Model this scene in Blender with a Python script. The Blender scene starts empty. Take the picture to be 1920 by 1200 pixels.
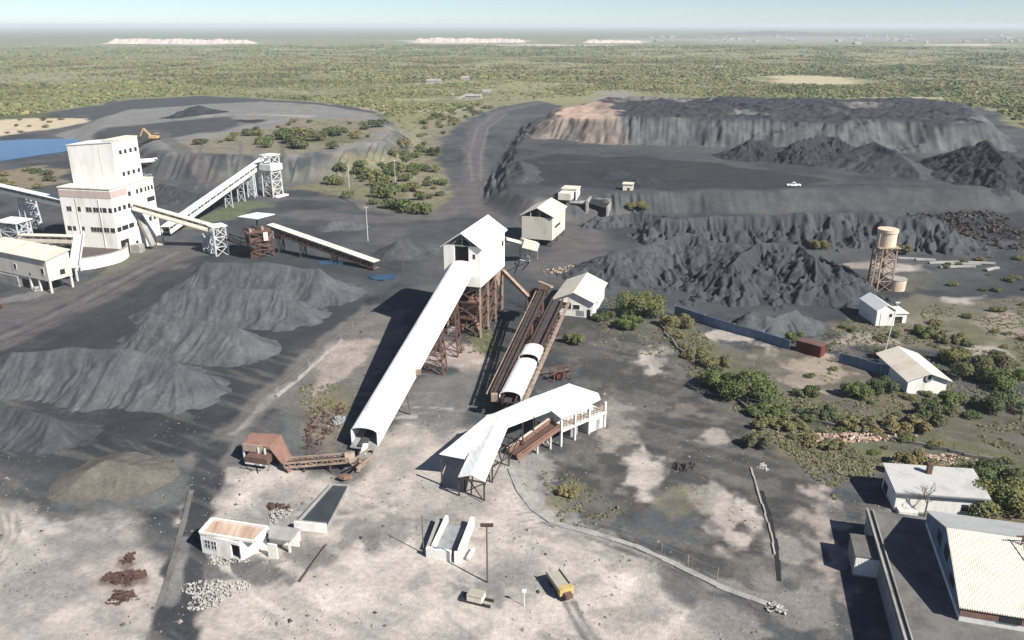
import bpy, bmesh, math, random
import numpy as np
from mathutils import Vector, Matrix
random.seed(7); RNG = np.random.default_rng(11)
scene = bpy.context.scene; COL = scene.collection

# ---------------------------------------------------------------- camera model (photo is 1920 x 1200)
F = 1530.0; YH = 47.0; CAMH = 70.0
PITCH = math.atan((600 - YH) / F); CP, SP = math.cos(PITCH), math.sin(PITCH)
def at(px, py, z=0.0):
    """world point at height z that the photo shows at pixel px, py"""
    x, y = (px - 960) / F, -(py - 600) / F
    d = (x, CP + y * SP, -SP + y * CP); t = (z - CAMH) / d[2]
    return Vector((d[0] * t, d[1] * t, z))
def hz(bx, by, ty, z0=0.0):
    """height of a point straight above ground pixel bx, by that shows at row ty"""
    Y = at(bx, by, z0).y; k = -(ty - 600) / F
    return CAMH + Y * (k * CP - SP) / (CP + k * SP)

# ---------------------------------------------------------------- numpy noise
def _h(ix, iy, seed):
    n = (ix.astype(np.int64) * 374761393 + iy.astype(np.int64) * 668265263 + seed * 1442695041) & 0x7fffffff
    n = ((n ^ (n >> 13)) * 1274126177) & 0x7fffffff
    return ((n ^ (n >> 16)) & 0xffff) / 65535.0
def vn(x, y, seed=0):
    x = np.asarray(x, float); y = np.asarray(y, float)
    x0 = np.floor(x); y0 = np.floor(y); fx = x - x0; fy = y - y0
    fx = fx * fx * (3 - 2 * fx); fy = fy * fy * (3 - 2 * fy)
    a = _h(x0, y0, seed); b = _h(x0 + 1, y0, seed); c = _h(x0, y0 + 1, seed); d = _h(x0 + 1, y0 + 1, seed)
    return (a * (1 - fx) + b * fx) * (1 - fy) + (c * (1 - fx) + d * fx) * fy
def fbm(x, y, seed=0, o=4):
    s = 0; a = .5; t = 0
    for k in range(o):
        s = s + a * vn(x, y, seed + k * 17); t += a; a *= .5; x = x * 2.03 + 5.1; y = y * 2.03 + 3.7
    return s / t
def sstep(a, b, x):
    t = np.clip((x - a) / (b - a), 0, 1); return t * t * (3 - 2 * t)
def seg_near(X, Y, pts, closed):
    """distance to a polyline, arclength of the nearest point, signed side, end overshoot, segment t"""
    P = np.array([(p[0], p[1]) for p in pts], float); n = len(P); m = n if closed else n - 1
    best = np.full(X.shape, 1e18); arc = np.zeros(X.shape); side = np.zeros(X.shape); cx = np.zeros(X.shape); cy = np.zeros(X.shape); par = np.zeros(X.shape)
    s0 = 0.
    for i in range(m):
        a = P[i]; b = P[(i + 1) % n]; d = b - a; L = float(np.hypot(*d)) + 1e-9
        t = np.clip(((X - a[0]) * d[0] + (Y - a[1]) * d[1]) / L ** 2, 0, 1)
        qx = a[0] + t * d[0]; qy = a[1] + t * d[1]; dd = (X - qx) ** 2 + (Y - qy) ** 2
        w = dd < best
        best = np.where(w, dd, best); arc = np.where(w, s0 + t * L, arc); cx = np.where(w, qx, cx); cy = np.where(w, qy, cy)
        side = np.where(w, np.sign(d[0] * (Y - a[1]) - d[1] * (X - a[0])), side); par = np.where(w, i + t, par)
        s0 += L
    return np.sqrt(best), arc, side, cx, cy, par
def inside(X, Y, pts):
    P = [(p[0], p[1]) for p in pts]; n = len(P); r = np.zeros(X.shape, bool)
    for i in range(n):
        x1, y1 = P[i]; x2, y2 = P[(i + 1) % n]
        if y1 == y2: continue
        c = ((y1 > Y) != (y2 > Y)) & (X < (x2 - x1) * (Y - y1) / (y2 - y1) + x1)
        r ^= c
    return r
def sdf(X, Y, pts):
    d = seg_near(X, Y, pts, True)[0]; return np.where(inside(X, Y, pts), -d, d)

# ---------------------------------------------------------------- objects
def tag(o, label=None, cat=None, group=None, kind=None):
    if label: o['label'] = label
    if cat: o['category'] = cat
    if group: o['group'] = group
    if kind: o['kind'] = kind
    return o
def thing(name, label, cat, loc=(0, 0, 0), rz=0.0, group=None):
    o = bpy.data.objects.new(name, None); COL.objects.link(o); o.empty_display_size = .5
    o.location = loc; o.rotation_euler = (0, 0, rz)
    return tag(o, label, cat, group)
def mesh_np(name, V, Fq, mat, parent=None, smooth=False, colors=None):
    V = np.asarray(V, np.float32); Fq = np.asarray(Fq, np.int32); k = Fq.shape[1]
    me = bpy.data.meshes.new(name); me.vertices.add(len(V)); me.vertices.foreach_set('co', V.ravel())
    me.loops.add(Fq.size); me.loops.foreach_set('vertex_index', Fq.ravel())
    me.polygons.add(len(Fq)); me.polygons.foreach_set('loop_start', np.arange(0, Fq.size, k, dtype=np.int32))
    if colors is not None:
        c = np.ones((len(V), 4), np.float32); c[:, :3] = colors
        at_ = me.color_attributes.new('albedo', 'FLOAT_COLOR', 'POINT'); at_.data.foreach_set('color', c.ravel())
    me.update(calc_edges=True)
    me.polygons.foreach_set('use_smooth', np.full(len(Fq), smooth))
    me.materials.append(mat)
    o = bpy.data.objects.new(name, me); COL.objects.link(o)
    if parent: o.parent = parent
    return o
class MB:
    def __init__(s): s.v = []; s.f = []
    def add(s, vs, fs):
        n = len(s.v); s.v += [tuple(v) for v in vs]; s.f += [tuple(i + n for i in f) for f in fs]; return s
    def box(s, x0, x1, y0, y1, z0, z1):
        v = [(x, y, z) for z in (z0, z1) for y in (y0, y1) for x in (x0, x1)]
        return s.add(v, [(0, 2, 3, 1), (4, 5, 7, 6), (0, 1, 5, 4), (2, 6, 7, 3), (0, 4, 6, 2), (1, 3, 7, 5)])
    def hexa(s, b, t):
        """solid between two quads"""
        return s.add(list(b) + list(t), [(3, 2, 1, 0), (4, 5, 6, 7), (0, 1, 5, 4), (1, 2, 6, 5), (2, 3, 7, 6), (3, 0, 4, 7)])
    def slab(s, q, th):
        """polygon thickened downwards"""
        n = len(q); b = [(p[0], p[1], p[2] - th) for p in q]
        return s.add(b + [tuple(p) for p in q], [tuple(range(n - 1, -1, -1)), tuple(range(n, 2 * n))] + [(i, (i + 1) % n, n + (i + 1) % n, n + i) for i in range(n)])
    def prism(s, prof, vec):
        """planar polygon extruded along vec"""
        n = len(prof); vec = Vector(vec); t = [tuple(Vector(p) + vec) for p in prof]
        return s.add(list(prof) + t, [tuple(range(n - 1, -1, -1)), tuple(range(n, 2 * n))] + [(i, (i + 1) % n, n + (i + 1) % n, n + i) for i in range(n)])
    def bar(s, p, q, w, h=None):
        p = Vector(p); q = Vector(q); h = h or w; d = (q - p)
        if d.length < 1e-6: return s
        d.normalize(); up = Vector((0, 0, 1)) if abs(d.z) < .95 else Vector((0, 1, 0))
        a = d.cross(up).normalized() * (w / 2); b = a.cross(d).normalized() * (h / 2)
        c = [(-1, -1), (1, -1), (1, 1), (-1, 1)]
        return s.hexa([p + a * i + b * j for i, j in c], [q + a * i + b * j for i, j in c])
    def tube(s, p, q, r, n=10, r2=None, cap=True):
        p = Vector(p); q = Vector(q); d = (q - p).normalized(); r2 = r if r2 is None else r2
        up = Vector((0, 0, 1)) if abs(d.z) < .95 else Vector((0, 1, 0)); a = d.cross(up).normalized(); b = d.cross(a)
        A = [p + (a * math.cos(2 * math.pi * i / n) + b * math.sin(2 * math.pi * i / n)) * r for i in range(n)]
        B = [q + (a * math.cos(2 * math.pi * i / n) + b * math.sin(2 * math.pi * i / n)) * r2 for i in range(n)]
        f = [(i, (i + 1) % n, n + (i + 1) % n, n + i) for i in range(n)]
        if cap: f += [tuple(range(n - 1, -1, -1)), tuple(range(n, 2 * n))]
        return s.add(A + B, f)
    def ring(s, c, r0, r1, z0, z1, n=48):
        """hollow drum wall"""
        v = []
        for r, z in ((r1, z0), (r1, z1), (r0, z1), (r0, z0)):
            v += [(c[0] + r * math.cos(2 * math.pi * i / n), c[1] + r * math.sin(2 * math.pi * i / n), z) for i in range(n)]
        f = []
        for k in range(4):
            k2 = (k + 1) % 4
            f += [(k * n + i, k * n + (i + 1) % n, k2 * n + (i + 1) % n, k2 * n + i) for i in range(n)]
        return s.add(v, f)
    def disc(s, c, r, z0, z1, n=48): return s.tube((c[0], c[1], z0), (c[0], c[1], z1), r, n)
    def build(s, name, mat, parent=None, world=False, smooth=False):
        v = s.v
        if world and parent:
            iv = Matrix.LocRotScale(parent.location, parent.rotation_euler, None).inverted(); v = [tuple(iv @ Vector(p)) for p in v]
        me = bpy.data.meshes.new(name); me.from_pydata(v, [], s.f)
        bm = bmesh.new(); bm.from_mesh(me); bmesh.ops.recalc_face_normals(bm, faces=bm.faces); bm.to_mesh(me); bm.free()
        me.materials.append(mat)
        if smooth:
            for p in me.polygons: p.use_smooth = True
        o = bpy.data.objects.new(name, me); COL.objects.link(o)
        if parent: o.parent = parent
        return o
def copy_tree(o, parent=None):
    c = o.copy(); COL.objects.link(c)
    if parent: c.parent = parent
    for ch in list(o.children): copy_tree(ch, c)
    return c

# ---------------------------------------------------------------- materials
def new_mat(name):
    m = bpy.data.materials.new(name); m.use_nodes = True; nt = m.node_tree; nt.nodes.clear()
    out = nt.nodes.new('ShaderNodeOutputMaterial'); b = nt.nodes.new('ShaderNodeBsdfPrincipled')
    nt.links.new(b.outputs[0], out.inputs[0]); b.inputs['Specular IOR Level'].default_value = .25
    return m, nt, b
def nd(nt, t, **k):
    n = nt.nodes.new(t)
    for a, v in k.items():
        if a in n.inputs.keys() if isinstance(a, str) and a[0].isupper() else False: n.inputs[a].default_value = v
        else: setattr(n, a, v)
    return n
def noise(nt, vec, scale, detail=4, rough=.55):
    n = nt.nodes.new('ShaderNodeTexNoise'); n.inputs['Scale'].default_value = scale; n.inputs['Detail'].default_value = detail; n.inputs['Roughness'].default_value = rough
    nt.links.new(vec, n.inputs['Vector']); return n.outputs['Fac']
def ramp(nt, fac, lo, hi, c0=(0, 0, 0, 1), c1=(1, 1, 1, 1)):
    r = nt.nodes.new('ShaderNodeValToRGB'); r.color_ramp.elements[0].position = lo; r.color_ramp.elements[1].position = hi
    r.color_ramp.elements[0].color = c0; r.color_ramp.elements[1].color = c1; nt.links.new(fac, r.inputs[0]); return r.outputs[0]
def mix(nt, fac, a, b, mode='MIX'):
    m = nt.nodes.new('ShaderNodeMix'); m.data_type = 'RGBA'; m.blend_type = mode
    for sk, v in ((m.inputs[0], fac), (m.inputs[6], a), (m.inputs[7], b)):
        if hasattr(v, 'links'): nt.links.new(v, sk)
        else: sk.default_value = v if not isinstance(v, tuple) else (*v, 1)[:4]
    return m.outputs[2]
def mapping(nt, vec, sc):
    m = nt.nodes.new('ShaderNodeMapping'); m.inputs['Scale'].default_value = sc; nt.links.new(vec, m.inputs[0]); return m.outputs[0]
def surf(name, col, dirt=None, amount=.5, scale=.5, rough=.8, streak=True, ribs=None, ribdepth=.05, bump=.0, metal=0.0):
    """weathered surface: base colour, dirt in patches and vertical streaks, optional corrugation"""
    m, nt, b = new_mat(name); tc = nt.nodes.new('ShaderNodeTexCoord'); v = tc.outputs['Object']
    dirt = dirt or tuple(c * .6 for c in col)
    n1 = noise(nt, mapping(nt, v, streak if isinstance(streak, tuple) else (1, 1, .25) if streak else (1, 1, 1)), scale, 6, .65)
    f = ramp(nt, n1, .62 - .35 * amount, .85 - .15 * amount)
    c = mix(nt, f, col, dirt)
    n2 = noise(nt, v, scale * 9, 3, .6)
    c = mix(nt, ramp(nt, n2, .3, .75), c, mix(nt, .18, c, (0.02, .02, .02)))
    nt.links.new(c, b.inputs['Base Color']); b.inputs['Roughness'].default_value = rough; b.inputs['Metallic'].default_value = metal
    h = None
    if ribs:
        w = nt.nodes.new('ShaderNodeTexWave'); w.bands_direction = ribs[0]; w.inputs['Scale'].default_value = ribs[1]; w.wave_profile = 'SIN'; w.inputs['Distortion'].default_value = 0
        nt.links.new(v, w.inputs['Vector']); h = w.outputs['Fac']; d = ribdepth
    elif bump: h = n2; d = bump
    if h is not None:
        bp = nt.nodes.new('ShaderNodeBump'); bp.inputs['Distance'].default_value = d; bp.inputs['Strength'].default_value = 1; nt.links.new(h, bp.inputs['Height']); nt.links.new(bp.outputs[0], b.inputs['Normal'])
    return m
M = {}
M['white'] = surf('white_sheeting', (.78, .765, .72), (.52, .46, .38), .35, .3, ribs=('X', .9), ribdepth=.015)
M['plaster'] = surf('whitewashed_plaster', (.74, .725, .69), (.46, .42, .37), .4, .5, .9)
M['roofwhite'] = surf('white_roof_sheeting', (.80, .80, .78), (.55, .53, .49), .35, .3, .55, False, ('X', 1.6), .03)
M['roofwhite_y'] = surf('white_roof_sheeting_b', (.82, .82, .80), (.62, .60, .57), .25, .3, .55, False, ('Y', 1.6), .03)
M['cream'] = surf('cream_wall', (.66, .61, .52), (.45, .38, .29), .35, .3)
M['creamroof'] = surf('cream_roof_sheeting', (.68, .61, .50), (.48, .40, .31), .35, .25, .6, False, ('X', 1.2), .04)
M['creamroof_y'] = surf('cream_roof_sheeting_b', (.70, .64, .53), (.50, .42, .33), .35, .25, .6, False, ('Y', 1.2), .04)
M['sheeting'] = surf('ribbed_cream_sheeting', (.60, .56, .48), (.42, .36, .29), .3, .3, .6, True, ('Y', 1.5), .04)
M['band'] = surf('faded_pink_band', (.47, .38, .34), (.36, .30, .27), .4, .4)
M['dark'] = surf('dark_glass', (.03, .034, .04), (.015, .015, .015), .4, 1, .35)
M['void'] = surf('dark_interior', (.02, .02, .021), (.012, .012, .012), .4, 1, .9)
M['steel'] = surf('pale_steel', (.58, .60, .61), (.34, .32, .30), .4, .8, .6)
M['greysteel'] = surf('grey_steel', (.26, .28, .29), (.16, .13, .11), .5, .8, .6)
M['rust'] = surf('rusty_steel', (.135, .078, .062), (.065, .040, .034), .6, .9, .85)
M['rustlight'] = surf('rust_red_sheet', (.235, .135, .105), (.14, .078, .062), .5, .6, .85, False, ('X', 2.2), .03)
M['rustpale'] = surf('pale_rusty_steel', (.33, .26, .205), (.16, .105, .08), .6, .7, .8)
M['darksteel'] = surf('dark_steel', (.05, .043, .04), (.03, .025, .022), .5, 1, .7)
M['belt'] = surf('rubber_belt', (.045, .043, .045), (.09, .08, .075), .5, .8, .9, False)
M['concrete'] = surf('weathered_concrete', (.33, .32, .30), (.17, .165, .155), .6, .35, .9, False, None, 0, .05)
M['darkcon'] = surf('stained_concrete', (.15, .145, .135), (.06, .06, .06), .6, .3, .9, False, None, 0, .05)
M['palecon'] = surf('pale_concrete', (.66, .64, .61), (.42, .39, .36), .35, .5, .85)
M['greyroof'] = surf('grey_roof_sheeting', (.45, .45, .44), (.30, .29, .27), .4, .3, .6, False, ('X', 1.2), .04)
M['rustroof'] = surf('rust_streaked_roof', (.52, .42, .33), (.30, .17, .115), .75, .8, .75, (1.3, .12, 1), ('X', 1.4), .03)
M['wood'] = surf('weathered_pole', (.13, .10, .085), (.08, .06, .05), .5, 1, .9)
M['bluesheet'] = surf('faded_blue_sheet', (.13, .20, .29), (.08, .11, .14), .5, .4, .7, True, ('X', 1.5), .04)
M['redbox'] = surf('rust_red_container_paint', (.14, .035, .03), (.08, .025, .02), .5, .5, .7, True, ('X', 1.6), .05)
M['yellow'] = surf('faded_yellow_paint', (.46, .345, .14), (.30, .22, .10), .4, 1, .7)
M['paleload'] = surf('dusty_load', (.34, .32, .265), (.28, .26, .22), .5, .8, .9, False)
M['tyre'] = surf('tyre_rubber', (.03, .03, .03), (.07, .065, .06), .4, 2, .9, False)
M['vehwhite'] = surf('white_paint', (.8, .8, .8), (.6, .58, .55), .2, .6, .4, False)
M['orange'] = surf('dusty_orange_paint', (.52, .36, .17), (.34, .24, .14), .4, .6, .6, False)
M['rubble'] = surf('white_rubble', (.40, .385, .36), (.22, .21, .20), .4, 1.2, .95, False)
M['brick'] = surf('pale_red_brick', (.42, .28, .22), (.50, .42, .35), .6, .9, .95, False)
M['scrap'] = surf('rusted_scrap', (.085, .050, .040), (.05, .032, .028), .6, 1, .95, False)
M['tankbeige'] = surf('beige_tank', (.62, .50, .39), (.34, .22, .15), .45, .45, .8)
M['bark'] = surf('bark', (.10, .08, .06), (.06, .05, .04), .5, 2, .95)
M['deadwood'] = surf('dead_bark', (.16, .14, .125), (.10, .085, .075), .5, 2, .95)
def leafmat(name, a, b, yel):
    m, nt, bs = new_mat(name); tc = nt.nodes.new('ShaderNodeTexCoord'); oi = nt.nodes.new('ShaderNodeObjectInfo'); geo = nt.nodes.new('ShaderNodeNewGeometry')
    c = mix(nt, ramp(nt, noise(nt, geo.outputs['Position'], .9, 3), .35, .65), a, b)
    c = mix(nt, ramp(nt, oi.outputs['Random'], .35, 1.0), c, mix(nt, .6, c, yel))
    nt.links.new(c, bs.inputs['Base Color']); bs.inputs['Roughness'].default_value = .75; bs.inputs['Specular IOR Level'].default_value = .15
    return m
M['leaf'] = leafmat('shrub_leaves', (.066, .088, .032), (.120, .142, .052), (.16, .15, .062))
M['leafdry'] = leafmat('dry_shrub_leaves', (.105, .105, .048), (.165, .155, .070), (.20, .15, .075))
M['leafdark'] = leafmat('dark_shrub_leaves', (.055, .072, .034), (.095, .110, .048), (.12, .11, .06))

def attr_ground(name, fine, bumpd, rough=.95):
    """earth: albedo painted per vertex, broken up by grain, lumps and small stones"""
    m, nt, b = new_mat(name); a = nt.nodes.new('ShaderNodeAttribute'); a.attribute_name = 'albedo'; geo = nt.nodes.new('ShaderNodeNewGeometry'); p = geo.outputs['Position']
    c = a.outputs['Color']
    n1 = noise(nt, p, fine * .12, 5, .65); n2 = noise(nt, p, fine, 4, .7); n3 = noise(nt, p, fine * 4, 2, .6)
    c = mix(nt, ramp(nt, n1, .35, .68), mix(nt, 1, c, (.78, .78, .80), 'MULTIPLY'), mix(nt, 1, c, (1.16, 1.15, 1.13), 'MULTIPLY'))
    c = mix(nt, ramp(nt, n2, .36, .66), mix(nt, 1, c, (.83, .83, .84), 'MULTIPLY'), mix(nt, 1, c, (1.12, 1.115, 1.11), 'MULTIPLY'))
    c = mix(nt, ramp(nt, n3, .68, .74), c, mix(nt, 1, c, (.62, .62, .62), 'MULTIPLY'))
    nt.links.new(c, b.inputs['Base Color']); b.inputs['Roughness'].default_value = rough; b.inputs['Specular IOR Level'].default_value = .1
    ad = nt.nodes.new('ShaderNodeMath'); ad.operation = 'ADD'; nt.links.new(n2, ad.inputs[0]); nt.links.new(n3, ad.inputs[1])
    bp = nt.nodes.new('ShaderNodeBump'); bp.inputs['Distance'].default_value = bumpd; bp.inputs['Strength'].default_value = .7; nt.links.new(ad.outputs[0], bp.inputs['Height']); nt.links.new(bp.outputs[0], b.inputs['Normal'])
    return m
M['ground'] = attr_ground('mine_ground', 1.3, .09)
M['heap'] = attr_ground('coal_fines', 1.6, .12)
def water(name, col, rough=.08):
    m, nt, b = new_mat(name); geo = nt.nodes.new('ShaderNodeNewGeometry'); n = noise(nt, geo.outputs['Position'], .12, 4)
    nt.links.new(mix(nt, ramp(nt, n, .4, .65), col, tuple(x * .6 for x in col)), b.inputs['Base Color']); b.inputs['Roughness'].default_value = rough; b.inputs['Specular IOR Level'].default_value = .5
    return m
M['pond'] = water('pond_water', (.02, .075, .17), .2); M['sludge'] = water('tank_sludge', (.075, .055, .045), .45); M['basinwater'] = water('dark_basin_water', (.055, .066, .07), .3); M['puddle'] = water('puddle_water', (.028, .065, .11), .2); M['bluewater'] = water('blue_tank_water', (.03, .045, .11), .3)
# ================================================================ TERRAIN
def pxl(z, *pts): return [tuple(at(x, y, z))[:2] for x, y in pts]
ZT, ZR = 7.0, 10.0
TERRACE = pxl(ZT, (1088, 366), (1200, 358), (1500, 354), (1920, 352), (2500, 352)) + [(900, 520), (700, 700), (60, 680), (20, 600)] + pxl(ZT, (985, 262), (962, 310), (958, 352), (1010, 372))
RING = pxl(ZR, (330, 284), (420, 288), (540, 291), (620, 284), (690, 267), (722, 250), (728, 234), (690, 212), (600, 197), (480, 188), (380, 184), (250, 190), (215, 203), (185, 224), (225, 246), (285, 256))
def terrain_z(X, Y):
    X = np.asarray(X, float); Y = np.asarray(Y, float)
    z = np.zeros(X.shape)
    near = (np.abs(X) < 1000) & (Y > 0) & (Y < 1100)
    if near.any():
        x, y = X[near], Y[near]
        wob = (fbm(x / 14, y / 14, 5) - .5) * 5
        t = ZT * sstep(13, 0, sdf(x, y, TERRACE) + wob + ((np.abs(vn(x / 2.6, y / 26, 15) * 2 - 1) - .5) * 4.5 + (vn(x / 1.2, y / 14, 16) - .5) * 2.5) * sstep(-2, 3, sdf(x, y, TERRACE)) * sstep(.4, .65, fbm(x / 40, y / 40, 17, 3)) * (.25 + .75 * sstep(70, 30, x)))
        r = ZR * sstep(22, 0, sdf(x, y, RING) + wob + (np.abs(vn(x / 3.2, y / 40, 18) * 2 - 1) - .5) * 4 * sstep(0, 5, sdf(x, y, RING)) * sstep(.4, .6, fbm(x / 45, y / 45, 19, 3)))
        r = r * (.4 + .6 * sstep(-300, -180, x)); a = np.maximum(t, r)
        a = a + (fbm(x / 9, y / 9, 9) - .5) * .35 * sstep(60, 200, y) + (fbm(x / 30, y / 30, 3) - .5) * .5
        z[near] = a
    return z
def tz(x, y): return float(terrain_z(np.array([x]), np.array([y]))[0])

def atg(px, py):
    z = 0.
    for _ in range(12): p = at(px, py, z); z = .5 * z + .5 * tz(p.x, p.y)
    p = at(px, py, z); return Vector((p.x, p.y, tz(p.x, p.y)))
# near point coordinates of the ground sheet: rings of growing spacing around the mine
th_d = np.arange(-37.5, 37.5, .075); th = np.radians(np.concatenate([np.arange(-180, -37.5, 2.5), th_d, np.arange(37.5, 180, 2.5)]))
r_ = [3., 20., 45.]
while r_[-1] < 60000: r_.append(r_[-1] * (1.0046 if r_[-1] < 520 else 1.008 if r_[-1] < 3000 else 1.03) if r_[-1] >= 45 else 45)
r_ = np.array(r_); NR, NT = len(r_), len(th)
RR, TT = np.meshgrid(r_, th, indexing='ij'); GX = (RR * np.sin(TT)).ravel(); GY = (RR * np.cos(TT)).ravel()
GZ = terrain_z(GX, GY)
C = np.zeros((len(GX), 3))
# bushland everywhere first: mixed green and straw, paler clearings, greyer far away
n1 = fbm(GX / 55, GY / 55, 21, 5); n2 = fbm(GX / 400, GY / 400, 22, 4); n3 = fbm(GX / 9, GY / 9, 23, 3)
def blend(c, col, w): return c * (1 - w[:, None]) + np.array(col) * w[:, None]
C[:] = (.178, .178, .100)
C = blend(C, (.25, .235, .135), sstep(.45, .7, n2) * .7)
C = blend(C, (.12, .14, .065), sstep(.48, .62, n1) * .5)
C = blend(C, (.33, .30, .205), sstep(.56, .70, n1 * .6 + n3 * .4) * .6)
C = blend(C, (.10, .125, .07), sstep(2500, 6000, np.hypot(GX, GY)) * .6)
SAND = (.405, .368, .328); PALE = (.49, .452, .408); DUST = (.215, .205, .195); COAL = (.034, .038, .043); GREY = (.063, .068, .072); ROAD = (.102, .098, .098)
BROWN = (.17, .14, .115); DRY = (.175, .165, .105); GREEN = (.085, .10, .045); BLUEG = (.075, .085, .092)
def W(idx, sd, soft, namp, ns, seed):
    nn = (fbm(GX[idx] * ns, GY[idx] * ns, seed, 5) - .5) * 2
    return sstep(soft, -soft, sd + namp * nn * 1.6)
_seed = [100]
def area(col, pts, soft=1.5, namp=3, ns=.12, op=1., z=0, world=False):
    P = pts if world else pxl(z, *pts); _seed[0] += 7
    xs = [p[0] for p in P]; ys = [p[1] for p in P]; m = soft + namp * 2 + 1
    i = np.where((GX > min(xs) - m) & (GX < max(xs) + m) & (GY > min(ys) - m) & (GY < max(ys) + m))[0]
    if len(i): C[i] = blend(C[i], col, op * W(i, sdf(GX[i], GY[i], P), soft, namp, ns, _seed[0]))
def stroke(col, pts, w, soft=1., namp=1.2, ns=.2, op=1., z=0, world=False):
    P = pts if world else pxl(z, *pts); _seed[0] += 7
    xs = [p[0] for p in P]; ys = [p[1] for p in P]; m = soft + namp * 2 + 1 + w
    i = np.where((GX > min(xs) - m) & (GX < max(xs) + m) & (GY > min(ys) - m) & (GY < max(ys) + m))[0]
    if len(i): C[i] = blend(C[i], col, op * W(i, seg_near(GX[i], GY[i], P, False)[0] - w / 2, soft, namp, ns, _seed[0]))
def spot(col, cx, cy, rx, ry, **k):
    area(col, [(cx + rx * math.cos(a), cy + ry * math.sin(a)) for a in np.linspace(0, 2 * math.pi, 10, endpoint=False)], **k)
# ---- far country
for cx, cy, rx, ry, c in ((340, 80, 105, 4.5, PALE), (880, 77, 75, 3.5, PALE), (1150, 78, 45, 3, PALE), (1500, 74, 260, 5, (.26, .245, .215)), (1760, 74, 180, 7, (.22, .20, .185)), (1800, 84, 90, 1.6, PALE),
                          (1520, 151, 115, 9, (.42, .37, .25)), (1345, 125, 45, 1.2, PALE), (1700, 184, 95, 2, (.36, .32, .22)), (870, 183, 34, 7, (.42, .40, .32)), (800, 153, 30, 4, (.40, .37, .30)), (700, 133, 60, 4, (.26, .24, .17)),
                          (1160, 178, 42, 9, DUST), (1340, 128, 120, 5, (.25, .23, .15)), (740, 205, 60, 10, (.30, .27, .19)), (840, 205, 50, 8, (.30, .27, .19)), (1060, 85, 200, 1.5, PALE), (600, 92, 300, 1.2, (.3, .3, .24))):
    d = abs(at(cx, cy + ry).y - at(cx, cy - ry).y)
    spot(c, cx, cy, rx, ry, soft=d * .08, namp=d * .22, ns=3.0 / max(d, 4), op=.85)
stroke((.06, .08, .045), [(300, 97), (800, 98), (1100, 96)], 60, 10, 30, .01, .5)
stroke((.05, .065, .035), [(1640, 127), (1920, 131)], 14, 4, 8, .04, .8)
# ---- the mine yard
area(GREY, [(-500, 250), (60, 215), (250, 186), (380, 180), (480, 184), (600, 192), (700, 208), (752, 240), (775, 268), (800, 262), (850, 225), (930, 200), (1010, 190), (1080, 205), (1160, 215), (1500, 216), (1840, 218), (1905, 262), (1990, 275), (2600, 330), (2600, 1500), (-800, 1500)], 4, 8, .05)
i_ = np.where((np.abs(GX) < 500) & (GY > 40) & (GY < 700))[0]
nA = fbm(GX[i_] / 22, GY[i_] / 22, 61, 5); nB = fbm(GX[i_] / 6, GY[i_] / 6, 62, 4)
isG = sstep(.05, .0, np.abs(C[i_] - np.array(GREY)).sum(1))
C[i_] = blend(C[i_], COAL, isG * sstep(.5, .66, nA) * .6); C[i_] = blend(C[i_], ROAD, isG * sstep(.52, .66, 1 - nA) * .55)
# ring dump and its top
area((.20, .198, .19), [(330, 285), (540, 293), (700, 268), (745, 250), (690, 208), (560, 190), (400, 181), (200, 195), (100, 225)], 4, 5, .06, .85, z=ZR)
area((.19, .165, .12), [(330, 282), (350, 262), (480, 245), (560, 222), (650, 222), (720, 238), (700, 262), (620, 282), (540, 289), (440, 287)], 3, 7, .06, .85, z=ZR)
spot(GREEN, 600, 256, 80, 14, soft=3, namp=8, ns=.08, op=.6, z=ZR)
area(COAL, [(140, 250), (200, 225), (420, 218), (470, 228), (420, 244), (300, 260), (180, 265)], 4, 6, .05, .8, z=ZR)
area((.02, .021, .024), [(440, 224), (500, 225), (480, 232), (455, 231)], 2, 3, .1, .9, z=ZR)
stroke(SAND, [(310, 212), (400, 213), (500, 215), (580, 218)], 6, 2, 3, .06, .7, z=ZR)
stroke((.18, .175, .165), [(330, 195), (500, 191), (650, 208), (725, 235), (715, 255), (620, 285)], 9, 2, 2, .1, .7, z=ZR)
area((.44, .37, .27), [(-40, 225), (60, 222), (165, 222), (175, 228), (90, 243), (0, 256), (-60, 258)], 3, 5, .06)
area((.20, .17, .12), [(-40, 325), (60, 312), (125, 318), (115, 345), (40, 362), (-40, 350)], 3, 6, .08, .9)
area(GREEN, [(-40, 212), (60, 208), (100, 219), (20, 224), (-60, 224)], 3, 6, .06, .8)
stroke((.20, .195, .185), [(180, 226), (300, 205), (480, 197), (620, 206), (700, 224), (726, 240)], 5, 1.5, 2, .1, .6, z=ZR)
for k in range(14):
    x = random.uniform(340, 700); stroke(random.choice([(.16, .155, .15), (.08, .082, .085)]), [(x, 293 - abs(x - 540) * .03), (x + random.uniform(-8, 8), 318), (x + random.uniform(-15, 15), 342)], random.uniform(.8, 2.4), .6, 1, .2, .5, z=3)
area((.125, .13, .105), [(400, 335), (560, 340), (700, 305), (760, 270), (740, 300), (640, 340), (540, 356), (430, 352)], 2, 5, .1, .6)
# scrubby rise in the middle
area((.165, .155, .10), [(560, 348), (640, 328), (740, 300), (775, 268), (800, 275), (822, 310), (850, 352), (848, 388), (800, 408), (720, 402), (660, 380)], 3, 7, .07, .9)
area((.24, .21, .15), [(700, 320), (800, 290), (840, 360), (800, 380), (740, 360)], 3, 9, .09, .6)
area((.22, .20, .14), [(745, 262), (800, 225), (860, 200), (960, 188), (900, 215), (850, 240), (812, 275), (790, 290)], 4, 8, .06, .7)
area((.13, .145, .085), [(310, 425), (370, 405), (450, 378), (520, 378), (430, 410), (370, 430)], 2, 4, .1, .7)
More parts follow.
